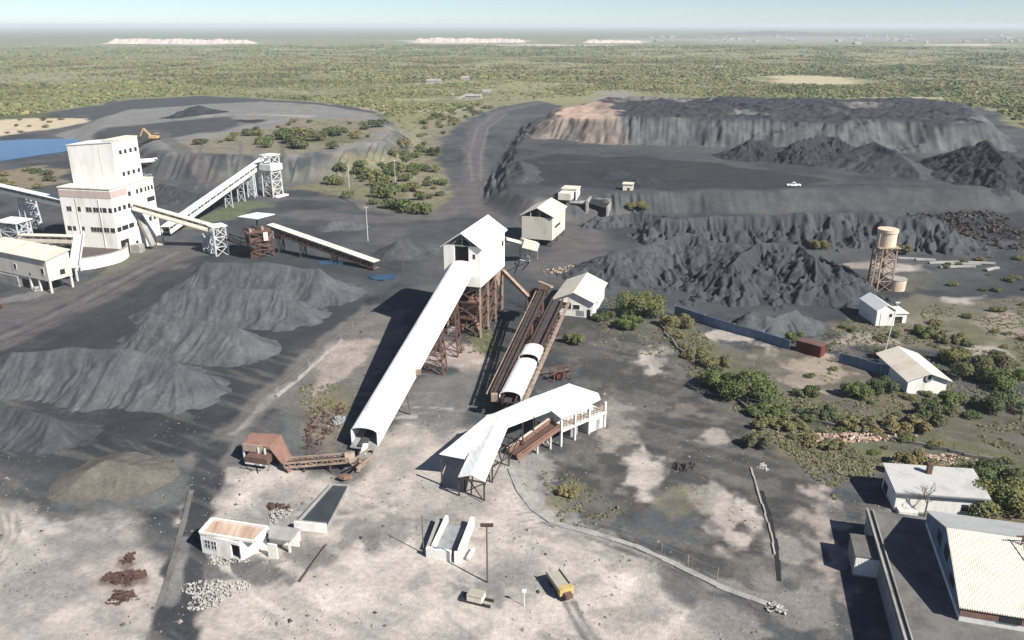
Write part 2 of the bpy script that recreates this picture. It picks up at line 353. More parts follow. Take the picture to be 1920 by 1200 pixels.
# haul roads
stroke(ROAD, [(1010, 193), (940, 208), (900, 235), (888, 275), (892, 330), (880, 375), (820, 405), (700, 412), (560, 400)], 13, 2, 2, .1, .9)
stroke((.16, .155, .15), [(930, 212), (895, 240), (880, 290), (886, 340)], 1.6, .5, .6, .2, .6)
stroke((.16, .155, .15), [(952, 212), (915, 240), (902, 290), (902, 340)], 1.6, .5, .6, .2, .6)
stroke(ROAD, [(892, 350), (900, 390), (960, 410), (1080, 420), (1090, 470), (1050, 505)], 20, 3, 3, .08, .8)
stroke(ROAD, [(290, 268), (350, 320), (420, 352), (500, 372), (640, 372), (740, 400)], 8, 1.5, 2, .1, .8)
stroke(COAL, [(640, 372), (660, 380), (670, 392)], 1.2, .4, .5, .2, .7)
area(ROAD, [(340, 462), (420, 470), (300, 520), (180, 585), (60, 640), (-80, 690), (-100, 600), (60, 560), (180, 520), (250, 480)], 2, 3, .1, .9)
for k in range(7):
    o = k * 9
    stroke(random.choice([COAL, (.15, .14, .135), (.07, .066, .066)]), [(330 + o * .8, 468 + o * .3), (200 + o, 532 + o * .5), (80 + o, 592 + o * .5), (-60 + o, 650 + o * .6)], random.uniform(.5, 1.3), .5, .7, .25, .6)
area((.13, .135, .10), [(220, 478), (255, 470), (300, 460), (240, 500), (180, 528), (130, 540), (190, 515)], 1, 2, .2, .7)
area(DUST, [(100, 540), (50, 560), (0, 575), (-20, 560), (60, 545)], 1, 2, .2, .6)
# floor between the left stockpiles
area(COAL, [(380, 480), (700, 560), (760, 520), (640, 660), (520, 760), (440, 830), (330, 850), (150, 880), (-60, 900), (-100, 700), (120, 600), (260, 530)], 2, 4, .1, .75)
area((.026, .028, .032), [(700, 560), (560, 680), (440, 790), (330, 812), (470, 800), (560, 725), (640, 640)], 2, 3, .1, .8)
stroke(COAL, [(-40, 955), (80, 950), (200, 970), (330, 955)], 3.2, 1, 1.6, .2, .9)
area((.12, .122, .122), [(60, 930), (200, 880), (340, 860), (370, 900), (330, 945), (150, 960)], 1.5, 3, .15, .8)
stroke((.135, .133, .128), [(395, 860), (470, 775), (560, 695), (640, 625), (705, 578)], 7, 1.2, 1.8, .2, .85)
stroke((.26, .25, .23), [(440, 812), (500, 752), (560, 702)], 1.4, .6, 1., .25, .7)
# ---- pale sandy ground in front
area(SAND, [(325, 950), (372, 880), (400, 880), (398, 960), (370, 1000), (345, 990)], 1, 2, .2, .8)
area(SAND, [(372, 985), (420, 880), (560, 878), (640, 905), (700, 850), (740, 800), (860, 800), (960, 850), (1030, 930), (1040, 985), (1190, 1050), (1290, 1130), (1340, 1300), (330, 1300), (350, 1140), (390, 1080), (350, 1020)], 2.6, 3.4, .16, .95)
area(SAND, [(-60, 955), (50, 950), (110, 985), (200, 985), (300, 1010), (300, 1300), (-200, 1300)], 3.2, 4, .14, .85)
for cx, cy, rx, ry, c, o in ((470, 1075, 120, 28, (.075, .08, .085), .9), (430, 1050, 60, 22, (.08, .084, .088), .8), (590, 1040, 50, 30, (.10, .10, .10), .8), (540, 960, 110, 36, DUST, .75), (470, 925, 50, 22, DUST, .5), (700, 1000, 60, 22, (.17, .165, .16), .8), (690, 1020, 25, 16, (.13, .13, .13), .8),
        (880, 1120, 90, 40, (.15, .15, .145), .8), (960, 1080, 70, 60, (.19, .185, .18), .7), (980, 1010, 60, 30, (.22, .21, .20), .6), (830, 1075, 50, 25, (.18, .175, .17), .7), (845, 1000, 45, 40, (.14, .14, .14), .6), (760, 930, 60, 30, DUST, .5), (860, 950, 50, 22, DUST, .5), (720, 860, 60, 25, DUST, .5),
        (90, 1080, 110, 40, DUST, .8), (160, 1020, 90, 30, (.16, .16, .155), .8), (50, 1130, 70, 30, DUST, .6), (220, 1110, 60, 60, DUST, .6), (230, 1085, 60, 55, SAND, .8), (270, 1150, 40, 40, SAND, .7), (60, 1010, 45, 40, PALE, .6), (800, 1165, 160, 40, PALE, .5), (1130, 1100, 110, 70, PALE, .45), (640, 1130, 120, 50, PALE, .4), (1000, 900, 45, 60, PALE, .5), (700, 1060, 60, 20, PALE, .5)):
    spot(c, cx, cy, rx, ry, soft=1.5, namp=3.2, ns=.3, op=o * .9)
for k in range(34):   # tyre sweeps and drag marks across the sand
    x, y = random.uniform(380, 1250), random.uniform(880, 1190); a = random.uniform(-.5, .9); l = random.uniform(50, 170)
    stroke(random.choice([DUST, (.17, .165, .16), PALE, PALE]), [(x, y), (x + l * .5, y + l * .5 * a + 8), (x + l, y + l * a)], random.uniform(.3, 1.1), .3, .5, .35, random.uniform(.35, .7))
for o in (0, 9): stroke((.11, .105, .10), [(1058 + o * 2, 1128), (1075 + o * 2, 1160), (1100 + o * 2.2, 1200), (1140 + o * 2, 1260)], .55, .25, .3, .3, .85)
stroke((.20, .19, .18), [(1066, 1128), (1088, 1165), (1120, 1210)], 2.4, .6, .8, .3, .6)
for o in (0, 8, 15): stroke((.17, .155, .145), [(30 - o * 2, 960), (35 - o * 2, 1000), (10 - o * 2, 1050), (-30 - o * 2, 1080)], .5, .3, .3, .3, .7)
# under the long gallery
area((.155, .145, .132), [(575, 690), (640, 640), (715, 590), (770, 580), (720, 690), (640, 760), (560, 770), (500, 760)], 1.5, 3, .15, .8)
area((.36, .30, .265), [(600, 650), (690, 640), (670, 700), (600, 730)], 1.5, 3, .15, .7)
area((.36, .30, .265), [(795, 650), (830, 635), (905, 640), (935, 680), (880, 700), (810, 685)], 1.5, 3, .15, .8)
area((.15, .15, .148), [(770, 700), (900, 700), (900, 780), (830, 830), (740, 790)], 2, 3, .12, .8)
spot((.10, .115, .112), 545, 805, 32, 38, soft=1, namp=2, ns=.2, op=.9); spot((.19, .16, .12), 610, 790, 45, 60, soft=1.5, namp=3, ns=.2, op=.8); spot((.13, .12, .06), 640, 745, 40, 20, soft=1.5, namp=3, ns=.2, op=.6)
for k in range(9): stroke(random.choice([PALE, DUST]), [(700 + random.uniform(-40, 150), 740 + k * 9), (760 + random.uniform(0, 120), 735 + k * 9)], .8, .5, .7, .3, .5)
spot((.12, .12, .06), 910, 640, 25, 18, soft=1, namp=2, ns=.2, op=.8)
# ---- right middle and right front
area((.058, .058, .057), [(1040, 590), (1180, 600), (1250, 650), (1400, 790), (1520, 860), (1560, 960), (1480, 1100), (1440, 1160), (1300, 1090), (1190, 1010), (1050, 940), (1060, 860), (1140, 780), (1100, 700), (1040, 640)], 2, 4, .1, .85)
i_ = np.where((GX > 5) & (GX < 80) & (GY > 70) & (GY < 190))[0]
C[i_] = blend(C[i_], (.150, .140, .126), sstep(.47, .66, fbm(GX[i_] / 3.5, GY[i_] / 3.5, 64, 5)) * .5)
for cx, cy, rx, ry, c, o in ((1232, 675, 28, 25, SAND, .6), (1525, 700, 62, 34, (.42, .35, .30), .95), (1360, 632, 55, 12, SAND, .85), (1205, 880, 30, 55, SAND, .8), (1150, 800, 30, 50, (.30, .27, .24), .7), (1365, 975, 45, 55, (.36, .315, .285), .85), (1320, 935, 30, 30, SAND, .6), (1535, 975, 32, 65, (.30, .26, .235), .85), (1560, 1060, 30, 45, (.33, .28, .25), .8), (1440, 660, 22, 18, SAND, .7), (1595, 885, 35, 18, SAND, .5),
        (1480, 1040, 25, 30, (.30, .28, .25), .6), (1500, 1120, 60, 50, (.20, .19, .175), .8), (1380, 1150, 70, 40, (.10, .10, .105), .8), (1290, 1100, 50, 30, (.14, .14, .14), .7), (1340, 1180, 60, 40, (.26, .24, .22), .6), (1250, 985, 70, 40, (.085, .09, .094), .7), (1060, 930, 45, 35, (.16, .145, .09), .8), (1110, 960, 35, 30, (.10, .10, .10), .7), (1265, 940, 30, 28, (.17, .155, .10), .5), (1300, 770, 40, 15, (.24, .2, .18), .5), (1350, 820, 20, 12, SAND, .5),
        (1110, 640, 60, 30, (.085, .085, .085), .7), (1660, 1010, 40, 60, (.2, .19, .18), .6)):
    spot(c, cx, cy, rx, ry, soft=1.3, namp=3.4, ns=.3, op=o)
area((.145, .125, .085), [(1270, 640), (1500, 660), (1660, 700), (1700, 740), (1640, 800), (1480, 790), (1380, 720), (1290, 680)], 2, 4, .12, .55)
area((.14, .115, .075), [(1400, 775), (1500, 800), (1640, 840), (1800, 870), (1920, 880), (2100, 1000), (1920, 1000), (1840, 960), (1640, 890), (1500, 870), (1420, 800)], 2, 4, .12, .85)
area((.115, .10, .065), [(1560, 760), (1700, 740), (1800, 740), (2100, 760), (2100, 900), (1900, 880), (1700, 830)], 2, 4, .12, .7)
area((.15, .135, .10), [(1560, 620), (1640, 600), (1720, 560), (1920, 560), (2200, 600), (2200, 760), (1900, 720), (1780, 660), (1640, 640)], 2, 5, .1, .75)
area((.115, .118, .070), [(1690, 590), (1760, 600), (1900, 690), (2100, 720), (2100, 640), (1900, 600), (1800, 590)], 2, 6, .1, .7)
area((.105, .112, .062), [(1240, 600), (1300, 610), (1420, 720), (1560, 770), (1700, 810), (1900, 840), (1900, 880), (1640, 850), (1480, 820), (1380, 770), (1290, 680)], 2, 5, .13, .7)
area((.10, .105, .085), [(1140, 560), (1260, 600), (1300, 650), (1240, 640), (1130, 620)], 1.5, 4, .15, .7)
for cx, cy, rx, ry, c, o in ((1690, 503, 45, 9, SAND, .8), (1620, 497, 40, 6, (.30, .26, .23), .8), (1810, 560, 42, 9, SAND, .75), (1760, 600, 60, 12, (.20, .18, .15), .6), (1880, 620, 40, 35, (.30, .25, .22), .6), (1620, 640, 70, 10, (.32, .28, .24), .75), (1850, 665, 60, 10, SAND, .6), (1700, 530, 60, 20, (.13, .125, .09), .6), (1790, 520, 70, 25, (.075, .08, .078), .6)):
    spot(c, cx, cy, rx, ry, soft=2, namp=4, ns=.12, op=o)
area(COAL, [(1690, 395), (1800, 400), (1930, 420), (2100, 440), (2100, 480), (1900, 455), (1800, 425)], 2, 5, .1, .85)
area((.064, .070, .072), [(1060, 385), (1300, 385), (1700, 385), (1920, 385), (2300, 385), (2300, 362), (1900, 356), (1500, 358), (1200, 362)], 2, 3, .1, .6, z=3)
# terrace floor
area((.030, .032, .035), [(960, 300), (1050, 288), (1250, 296), (1400, 312), (1560, 335), (1500, 352), (1200, 356), (1010, 350), (962, 330)], 3, 6, .06, .8, z=ZT)
area((.068, .074, .077), [(960, 278), (1200, 272), (1500, 285), (1400, 296), (1050, 284)], 2, 4, .06, .6, z=ZT)
for k in range(22):
    x, y = random.uniform(980, 1400), random.uniform(290, 348)
    stroke(random.choice([(.02, .021, .024), (.028, .03, .033), (.07, .072, .075)]), [(x, y), (x + random.uniform(40, 160), y + random.uniform(-3, 6))], random.uniform(.8, 2.5), 1, 1.5, .1, .6, z=ZT)
stroke((.03, .03, .033), [(1400, 352), (1480, 350), (1620, 346), (1760, 350)], 1.6, .5, .8, .2, .8, z=ZT)
stroke((.20, .19, .175), [(1040, 978), (1120, 1000), (1200, 1030), (1300, 1072), (1450, 1135)], 2.4, .5, .9, .3, .8)
stroke((.30, .285, .265), [(960, 880), (985, 930), (1030, 975), (1100, 998)], 3.0, .5, 1., .3, .7)
stroke((.05, .05, .05), [(1100, 1008), (1200, 1042), (1320, 1092), (1440, 1140)], .8, .3, .5, .3, .7)
# ditches, slabs and drains that are only colour on the ground
stroke((.045, .048, .053), [(398, 840), (376, 930), (358, 1020), (342, 1100), (326, 1220)], 5.2, .6, 1.0, .3, 1.)
stroke((.05, .05, .05), [(1240, 612), (1270, 650), (1320, 690), (1400, 765)], 2.4, .6, 1.4, .25, .85)
stroke((.045, .045, .045), [(1400, 768), (1520, 790), (1700, 830), (1900, 868)], 1.6, .5, .9, .25, .7)
for k in range(10): stroke((.16, .155, .15), [(955 + k * 3, 930 + k * 7), (990 + k * 5, 922 + k * 7)], .35, .25, .3, .4, .7)
for k in range(9): stroke((.18, .17, .165), [(950 + k * 8, 985 + k * 7), (1005 + k * 6, 990 + k * 8)], .4, .3, .3, .4, .5)
for cx, cy, rx, ry in ((232, 1083, 44, 13), (228, 1121, 30, 14), (242, 1047, 14, 10)): spot((.10, .065, .05), cx, cy, rx, ry, soft=.8, namp=1.6, ns=.3, op=.8)
stroke((.22, .22, .215), [(322, 1128), (330, 1080), (345, 1010)], 1.8, .4, .5, .3, .7)
i_ = np.where((np.hypot(GX, GY) < 180) & (GY > 60))[0]      # broad soft mottling of dust over sand
q_ = fbm(GX[i_] / 7, GY[i_] / 7, 66, 5); sx_, sy_ = GX[i_] * .86 - GY[i_] * .5, GX[i_] * .5 + GY[i_] * .86; st_ = fbm(sx_ / 14, sy_ / 1.6, 67, 4); b_ = sstep(.15, .3, C[i_].mean(1)); C[i_] = blend(C[i_], (.235, .225, .205), b_ * sstep(.5, .72, st_) * .45); C[i_] = blend(C[i_], (.14, .135, .125), (1 - b_) * sstep(.55, .7, st_) * .45); C[i_] = blend(C[i_], (.20, .19, .178), b_ * sstep(.48, .74, q_) * .42); C[i_] = blend(C[i_], (.52, .475, .435), b_ * sstep(.5, .74, 1 - q_) * .4)
V = np.stack([GX, GY, GZ], 1)
I = np.arange(NR * NT).reshape(NR, NT)
a = I[:-1, :-1].ravel(); b = I[1:, :-1].ravel(); c_ = I[1:, 1:].ravel(); d = I[:-1, 1:].ravel()
Fq = np.stack([a, d, c_, b], 1)
Fq = np.concatenate([Fq, np.stack([I[:-1, -1], I[:-1, 0], I[1:, 0], I[1:, -1]], 1)])
ground = mesh_np('ground', V, Fq, M['ground'], None, True, np.clip(C, .005, .9)); tag(ground, kind='structure')
del V, Fq

# ================================================================ HEAPS
def grid_mesh(name, X, Y, Z, keep, mat, col, loc):
    ny, nx = X.shape; I = np.arange(nx * ny).reshape(ny, nx)
    q = np.stack([I[:-1, :-1].ravel(), I[:-1, 1:].ravel(), I[1:, 1:].ravel(), I[1:, :-1].ravel()], 1)
    k = keep.ravel(); q = q[k[q].any(1)]
    used = np.unique(q); mp = np.full(nx * ny, -1); mp[used] = np.arange(len(used))
    V = np.stack([X.ravel() - loc[0], Y.ravel() - loc[1], Z.ravel() - loc[2]], 1)[used]
    o = mesh_np(name, V, mp[q], mat, None, True, col.reshape(-1, 3)[used]); o.location = loc; return o
def heap(label, ridge, heights, slope=.6, rill=(1.4, .5), col=(.10, .105, .113), res=.33, group='coal stockpiles', seed=1, z0=0., curve=1.25, rough=.3, cat='coal heap', name='coal_heap', cols=None, lobes=.10):
    """loose material tipped along a crest line: angle of repose slopes with rills running down them"""
    P = [(p[0], p[1]) for p in ridge]; H = np.array(heights, float); R = H.max() / slope * 1.35 + 3
    xs = [p[0] for p in P]; ys = [p[1] for p in P]
    X, Y = np.meshgrid(np.arange(min(xs) - R, max(xs) + R, res), np.arange(min(ys) - R, max(ys) + R, res))
    d, arc, side, cx, cy, par = seg_near(X, Y, P, False)
    hr = np.interp(par, np.arange(len(P)), H); lb = vn(arc / 5.5, side * 3 + arc * 0, seed + 31) - .5
    hr = hr * (1 + lobes * 1.2 * (vn(arc / 6, arc * 0, seed + 30) - .5))
    ang = np.arctan2(Y - cy, X - cx)
    e = fbm(X / 7, Y / 7, seed + 3) - .5
    d = np.maximum(d + e * 3.0 * np.minimum(1, d / 4), 0)
    a = arc + ang * 5.0
    a = a + (fbm(X / 5, Y / 5, seed + 21, 4) - .5) * 3.2; patch = .25 + 1.1 * sstep(.38, .62, fbm(X / 8, Y / 8, seed + 33, 3))
    r1 = np.abs(vn(a / rill[0], d / 11 + side * 9, seed) * 2 - 1); r2 = np.abs(vn(a / (rill[0] * .42), d / 6 + side * 7, seed + 5) * 2 - 1)
    D = hr / slope * curve * (1 + lobes * 1.6 * lb) * (.97 + .05 * r1)
    t = np.clip(d / D, 0, 1.3)
    base = np.where(t < 1, hr * np.abs(1 - np.minimum(t, 1)) ** curve, -(t - 1) * hr * .5)
    env = np.clip(d / 2.5, 0, 1) * np.clip((1.08 - t) * 3, 0, 1)
    z = base - rill[1] * 1.15 * env * patch * (1.0 - r1) * (.4 + .6 * t) - rill[1] * .8 * env * patch * (1 - r2) + rill[1] * 1.2 * env * (fbm(X / 1.4, Y / 1.4, seed + 34, 2) - .5) + (fbm(X / 2.2, Y / 2.2, seed + 8, 3) - .5) * rough * np.clip(1.2 - t, 0, 1) - .12
    keep = z > -.1
    z = np.maximum(z, -.5)
    n = fbm(X / 5, Y / 5, seed + 11, 4); n2 = vn(a / (rill[0] * .6), d / 20, seed + 12)
    k = (.80 + .4 * n)[..., None] * (.84 + .32 * n2)[..., None]
    c = np.array(col)[None, None] * k
    if cols is not None:
        w = sstep(cols[1], cols[2], t + (n - .5) * .5)[..., None]; c = c * (1 - w) + np.array(cols[0]) * k * w
    g = ground_under(X, Y, z0)
    o = grid_mesh(name, X, Y, g + z, keep, M['heap'], c, (float(np.mean(xs)), float(np.mean(ys)), z0))
    return tag(o, label, cat, group)
def ground_under(X, Y, z0): return terrain_z(X, Y)
def rp(h, *pts, z0=0): return [at(x, y, z0 + h) for x, y in pts]
LC = (.080, .087, .094); RC = (.058, .065, .071); DC = (.034, .038, .044)
heap('broad smooth grey coal heap under the conveyors, farthest of the left stockpiles', rp(7, (385, 492), (500, 498), (600, 507)), [7, 8, 7.6], .80, (1.0, .42), LC, seed=11)
heap('grey coal heap with deep flutes, between the smooth far heap and the flat topped one', rp(6, (310, 548), (400, 548), (530, 552)), [6, 7, 7.3], .82, (1.25, .65), LC, seed=22)
heap('pale grey coal heap with a level crest, second nearest of the big left stockpiles', rp(6, (285, 592), (370, 603), (450, 612)), [6.3, 6.6, 5.8], .80, (1.05, .42), (.086, .091, .097), seed=33)
heap('largest left coal heap, wide and rounded with fine rills fanning out of its crest', rp(7, (20, 655), (150, 655), (250, 662), (335, 676)), [6.5, 7.5, 7.8, 6.6], .72, (1.05, .45), (.080, .088, .094), seed=44, curve=1.15)
heap('dark green grey coal heap cut by the left edge of the picture', rp(4.6, (-60, 762), (40, 764), (95, 776)), [4.5, 4.8, 4.0], .6, (1.1, .42), (.055, .061, .067), seed=55)
heap('low beige spoil heap with two humps beside the concrete ditch', rp(2.2, (165, 880), (200, 868), (245, 872)), [2.3, 2.9, 2.5], .40, (1.6, .10), (.128, .118, .102), seed=66, res=.3, group='spoil heaps', cat='spoil heap', name='spoil_heap')
heap('dark coal heap behind the covered belt, left of the white head house', rp(5, (745, 446), (775, 440)), [4.6, 5.], .5, (1.8, .35), (.060, .063, .068), seed=77)
heap('small grey coal heap standing alone in the yard past the canopy transfer station', rp(3.2, (620, 412), (655, 408)), [2.8, 3.2], .45, (1.6, .4), (.085, .09, .097), seed=78)
heap('dark low coal heap right behind the white washing plant', rp(5, (300, 345), (345, 352), (390, 362)), [5.5, 4.5, 3], .5, (2.2, .5), (.055, .06, .067), seed=79)
heap('coal heap with a rough crest beside the brown haul road', rp(3.5, (1120, 405), (1200, 402), (1290, 412), (1370, 420)), [3.5, 4.5, 4.5, 3.5], .6, (2.6, 1.5), RC, seed=88, rough=2.0, lobes=.25)
heap('long dark heap with straight gullies behind the water tower', rp(10, (1240, 393), (1450, 393), (1620, 396), (1760, 404)), [7, 9, 10, 9], .58, (3.2, 1.9), RC, res=.36, seed=99, rough=.9, lobes=.10)
heap('wide rilled coal heap left of the gullied one, behind the big green bush', rp(9, (1150, 460), (1220, 452), (1290, 444), (1380, 458)), [7, 9, 10, 9], .50, (1.9, 1.15), (.062, .069, .076), seed=101, rough=.6, lobes=.12)
heap('coal heap with the deepest black gullies, facing the blue sheet wall', rp(10.5, (1376, 478), (1415, 456), (1500, 454), (1530, 476)), [9, 10.4, 10.4, 9], .50, (2.6, 1.9), (.053, .059, .066), res=.28, seed=112, rough=.7, lobes=.12)
heap('twin peaked small grey coal heap just behind the blue sheet wall', rp(4, (1412, 582), (1450, 590), (1492, 583)), [4.2, 3.0, 4.4], .62, (1.1, .55), (.085, .090, .095), seed=113)
heap('small low coal heap in front of the rilled one, by the drain', rp(3.2, (1340, 478), (1370, 520)), [3, 2], .5, (2, .5), RC, seed=114)
# mounds on the terrace
g2 = 'dark coal mounds on the terrace'
heap('rounded dark mound, leftmost of the mounds under the big dump', rp(7, (1405, 268), (1435, 268), z0=ZT), [9, 8.5], .55, (2.2, 1.2), DC, res=.5, seed=121, rough=1.6, z0=ZT, group=g2)
heap('broken dark mound with a black hollow, second from left under the big dump', rp(8, (1490, 270), (1545, 262), (1575, 264), z0=ZT), [9, 11, 10], .55, (2.6, 2.0), DC, res=.5, seed=122, z0=ZT, group=g2, rough=3.4)
heap('long smooth dark mound sloping towards the terrace edge', [at(1640, 266, ZT + 11), at(1690, 300, ZT + 6), at(1725, 325, ZT + 2.5)], [12, 8.5, 3], .52, (3, .6), (.055, .061, .068), res=.6, seed=123, z0=ZT, group=g2)
heap('tall dark mound with long furrows, second from the right edge', rp(12, (1845, 268), (1880, 285), z0=ZT), [13.5, 11], .52, (2.6, 1.6), DC, res=.5, seed=124, rough=1.6, z0=ZT, group=g2)
heap('dark mound cut by the right edge of the picture', rp(7, (1910, 308), (1960, 315), z0=ZT), [8.5, 8.5], .5, (3, .9), DC, res=.6, seed=125, z0=ZT, group=g2)
heap('low black mound near the small hut on the terrace', rp(2.4, (1140, 322), (1165, 318), z0=ZT), [2.2, 2.4], .35, (3, .4), DC, res=.6, seed=126, z0=ZT, group=g2)
heap('low black mound behind the small hut on the terrace', rp(2.4, (1190, 335), (1235, 332), z0=ZT), [2.2, 2.4], .30, (3, .4), DC, res=.6, seed=127, z0=ZT, group=g2)
heap('low dark mound at the left end of the terrace', rp(3, (975, 300), (985, 325), z0=ZT), [3.0, 3.5], .4, (3, .7), (.06, .065, .07), res=.6, seed=128, z0=ZT, group=g2)
heap('low dark mound on top of the ring shaped dump', rp(6, (330, 196), (370, 192), z0=ZR), [4, 7], .35, (4, .8), DC, res=1., seed=129, z0=ZR, group='heaps on the ring dump')
# the great flat topped dump
def dump():
    P = pxl(ZT, (985, 250), (998, 262), (1100, 270), (1300, 275), (1600, 284), (1840, 288), (1908, 286), (1893, 256), (1840, 226), (1700, 216), (1450, 214), (1200, 212), (1100, 214), (1020, 230))
    xs = [p[0] for p in P]; ys = [p[1] for p in P]
    X, Y = np.meshgrid(np.arange(min(xs) - 4, max(xs) + 4, .75), np.arange(min(ys) - 4, max(ys) + 4, .75))
    d, arc, _, cx, cy, par = seg_near(X, Y, P, True); s = np.where(inside(X, Y, P), d, -d)
    s = s + (fbm(X / 30, Y / 30, 7) - .5) * 30 * np.clip(s / 5, -.4, 1)
    r1 = np.abs(vn(arc / 2.9, s / 30, 71) * 2 - 1); r2 = np.abs(vn(arc / 1.5, s / 18, 72) * 2 - 1); r3 = vn(arc / 16, s * 0, 73)
    top = 13.3 - 1.5 * sstep(at(1180, 240, 20).x, at(1150, 240, 20).x, X) + 3.0 * sstep(25, 60, s) * fbm(X / 30, Y / 30, 75)
    pt_ = .2 + 1.0 * sstep(.4, .62, fbm(X / 14, Y / 14, 88, 4)); top = top + (fbm(X / 16, Y / 16, 89, 3) - .5) * 3.0
    face = s * .72 - pt_ * (1 - r1) * 2.3 * np.clip(s / 3, 0, 1) - (1 - r2) * .9 * np.clip(s / 3, 0, 1) - r3 * 2.0 * np.clip(s / 6, 0, 1)
    z = np.minimum(face, top); lumps = (fbm(X / 3.5, Y / 3.5, 78, 3) - .45) * 3.2 * sstep(0, 10, s - 18)
    lumps *= sstep(at(1175, 230, 20).x, at(1200, 230, 20).x, X) * .8 + .2
    z = z + lumps + (fbm(X / 5, Y / 5, 79) - .5) * .6 - .1
    n = fbm(X / 10, Y / 10, 81); w = sstep(-2.5, 1.5, face - top + (n - .5) * 4)[..., None]
    fc = np.array((.090, .095, .097)) * (.7 + .6 * n)[..., None] * (.8 + .4 * vn(arc / 2.5, s / 60, 82))[..., None] * (.8 + .4 * fbm(X / 4, Y / 4, 90, 3))[..., None]
    tc = np.array((.042, .045, .053)) * (.7 + .6 * n)[..., None]
    tg = sstep(.60, .7, fbm(X / 45, Y / 45, 84))[..., None]; tc = tc * (1 - tg) + np.array((.14, .135, .128)) * tg
    lp = sstep(at(1195, 230, 20).x, at(1165, 230, 20).x, X + (n - .5) * 20)[..., None]
    tc = tc * (1 - lp) + np.array((.36, .27, .215)) * (.7 + .6 * n)[..., None] * lp
    fc = fc * (1 - lp * .5) + np.array((.25, .20, .16)) * (.7 + .6 * n)[..., None] * lp * .5
    c = fc * (1 - w) + tc * w
    o = grid_mesh('spoil_dump', X, Y, ZT + np.maximum(z, -.6), (z > -.2) & (s > -2), M['heap'], c, (float(np.mean(xs)), float(np.mean(ys)), ZT))
    tag(o, 'huge flat topped spoil dump with eroded beige face and pinkish left end', 'spoil dump')
dump()
# pale workings near the horizon
for k, (px, py, w, h, lab) in enumerate(((340, 82, 520, 22, 'long pale spoil bank near the horizon at the far left'), (880, 80, 420, 22, 'pale pink spoil bank near the horizon above the mine road'), (1150, 81, 200, 16, 'short pale spoil bank near the horizon left of the town'))):
    p = at(px, py); q = [(p.x - w / 2, p.y), (p.x + w / 2, p.y + 20)]
    heap(lab, q, [h, h * .8], .5, (14, 5), (.46, .40, .35), res=6, seed=140 + k, cat='spoil bank', name='spoil_bank', group='pale spoil banks near the horizon')
p = at(1745, 78); hill_ = heap(None, [(p.x - 350, p.y + 2600), (p.x + 100, p.y + 2700), (p.x + 700, p.y + 2650)], [14, 34, 10], .10, (60, 10), (.13, .11, .10), res=40, seed=150, rough=2)
for k in ('category', 'group'): del hill_[k]
hill_.name = 'hills'; hill_['kind'] = 'structure'
# ================================================================ STRUCTURES
R = math.radians
def V3(p, z=None): return Vector((p[0], p[1], p[2] if z is None else z))
def building(name, label, cat, A, th, group=None, z=0.):
    return thing(name, label, cat, (A[0], A[1], z), R(th), group)
def loc(root, x, y, z=0): return Matrix.LocRotScale(root.location, root.rotation_euler, None) @ Vector((x, y, z))
def gable(mb, x0, x1, y0, y1, ze, zr, axis='x', ov=.4, th=.14):
    """two pitched sheets meeting on a ridge"""
    if axis == 'x':
        ym = (y0 + y1) / 2; k = (zr - ze) / (ym - y0); zo = ze - k * ov
        for ya in (y0 - ov, y1 + ov):
            mb.slab([(x0 - ov, ya, zo), (x1 + ov, ya, zo), (x1 + ov, ym, zr), (x0 - ov, ym, zr)], th) if ya < ym else mb.slab([(x0 - ov, ym, zr), (x1 + ov, ym, zr), (x1 + ov, ya, zo), (x0 - ov, ya, zo)], th)
    else:
        xm = (x0 + x1) / 2; k = (zr - ze) / (xm - x0); zo = ze - k * ov
        mb.slab([(x0 - ov, y0 - ov, zo), (xm, y0 - ov, zr), (xm, y1 + ov, zr), (x0 - ov, y1 + ov, zo)], th)
        mb.slab([(xm, y0 - ov, zr), (x1 + ov, y0 - ov, zo), (x1 + ov, y1 + ov, zo), (xm, y1 + ov, zr)], th)
    return mb
def shell(mb, L, W, z0, z1, t=.25, skip=()):
    """four wall panels"""
    if 'x0' not in skip: mb.box(0, t, 0, W, z0, z1)
    if 'x1' not in skip: mb.box(L - t, L, 0, W, z0, z1)
    if 'y0' not in skip: mb.box(t, L - t, 0, t, z0, z1)
    if 'y1' not in skip: mb.box(t, L - t, W - t, W, z0, z1)
    return mb
def gable_end(mb, axis, pos, a0, a1, ze, zr, t=.25):
    m = (a0 + a1) / 2
    if axis == 'x': mb.prism([(pos, a0, ze), (pos, a1, ze), (pos, m, zr)], (t, 0, 0))
    else: mb.prism([(a0, pos, ze), (a1, pos, ze), (m, pos, zr)], (0, t, 0))
    return mb
def pane(root, face, a0, a1, z0, z1, pos=0., mat='dark', name='window', frame=None, off=0.):
    """opening on the face y = pos ('y') or x = pos ('x'); proud of the wall by a few centimetres"""
    s = -1 if pos == 0 else 1
    def bx(mb, b0, b1, c0, c1, o0, o1):
        lo, hi = sorted((pos + s * o0, pos + s * o1))
        return mb.box(b0, b1, lo, hi, c0, c1) if face == 'y' else mb.box(lo, hi, b0, b1, c0, c1)
    w = bx(MB(), a0, a1, z0, z1, -.05, .04).build(name, M[mat], root)
    if frame:
        f = MB(); e = .09
        bx(f, a0 - e, a1 + e, z1, z1 + e, -.04, .07); bx(f, a0 - e, a1 + e, z0 - e, z0, -.04, .09); bx(f, a0 - e, a0, z0, z1, -.04, .07); bx(f, a1, a1 + e, z0, z1, -.04, .07)
        n = max(1, int((a1 - a0) / .9))
        for i in range(1, n): x = a0 + (a1 - a0) * i / n; bx(f, x - .03, x + .03, z0, z1, .03, .06)
        f.build('frame', M[frame], w)
    return w
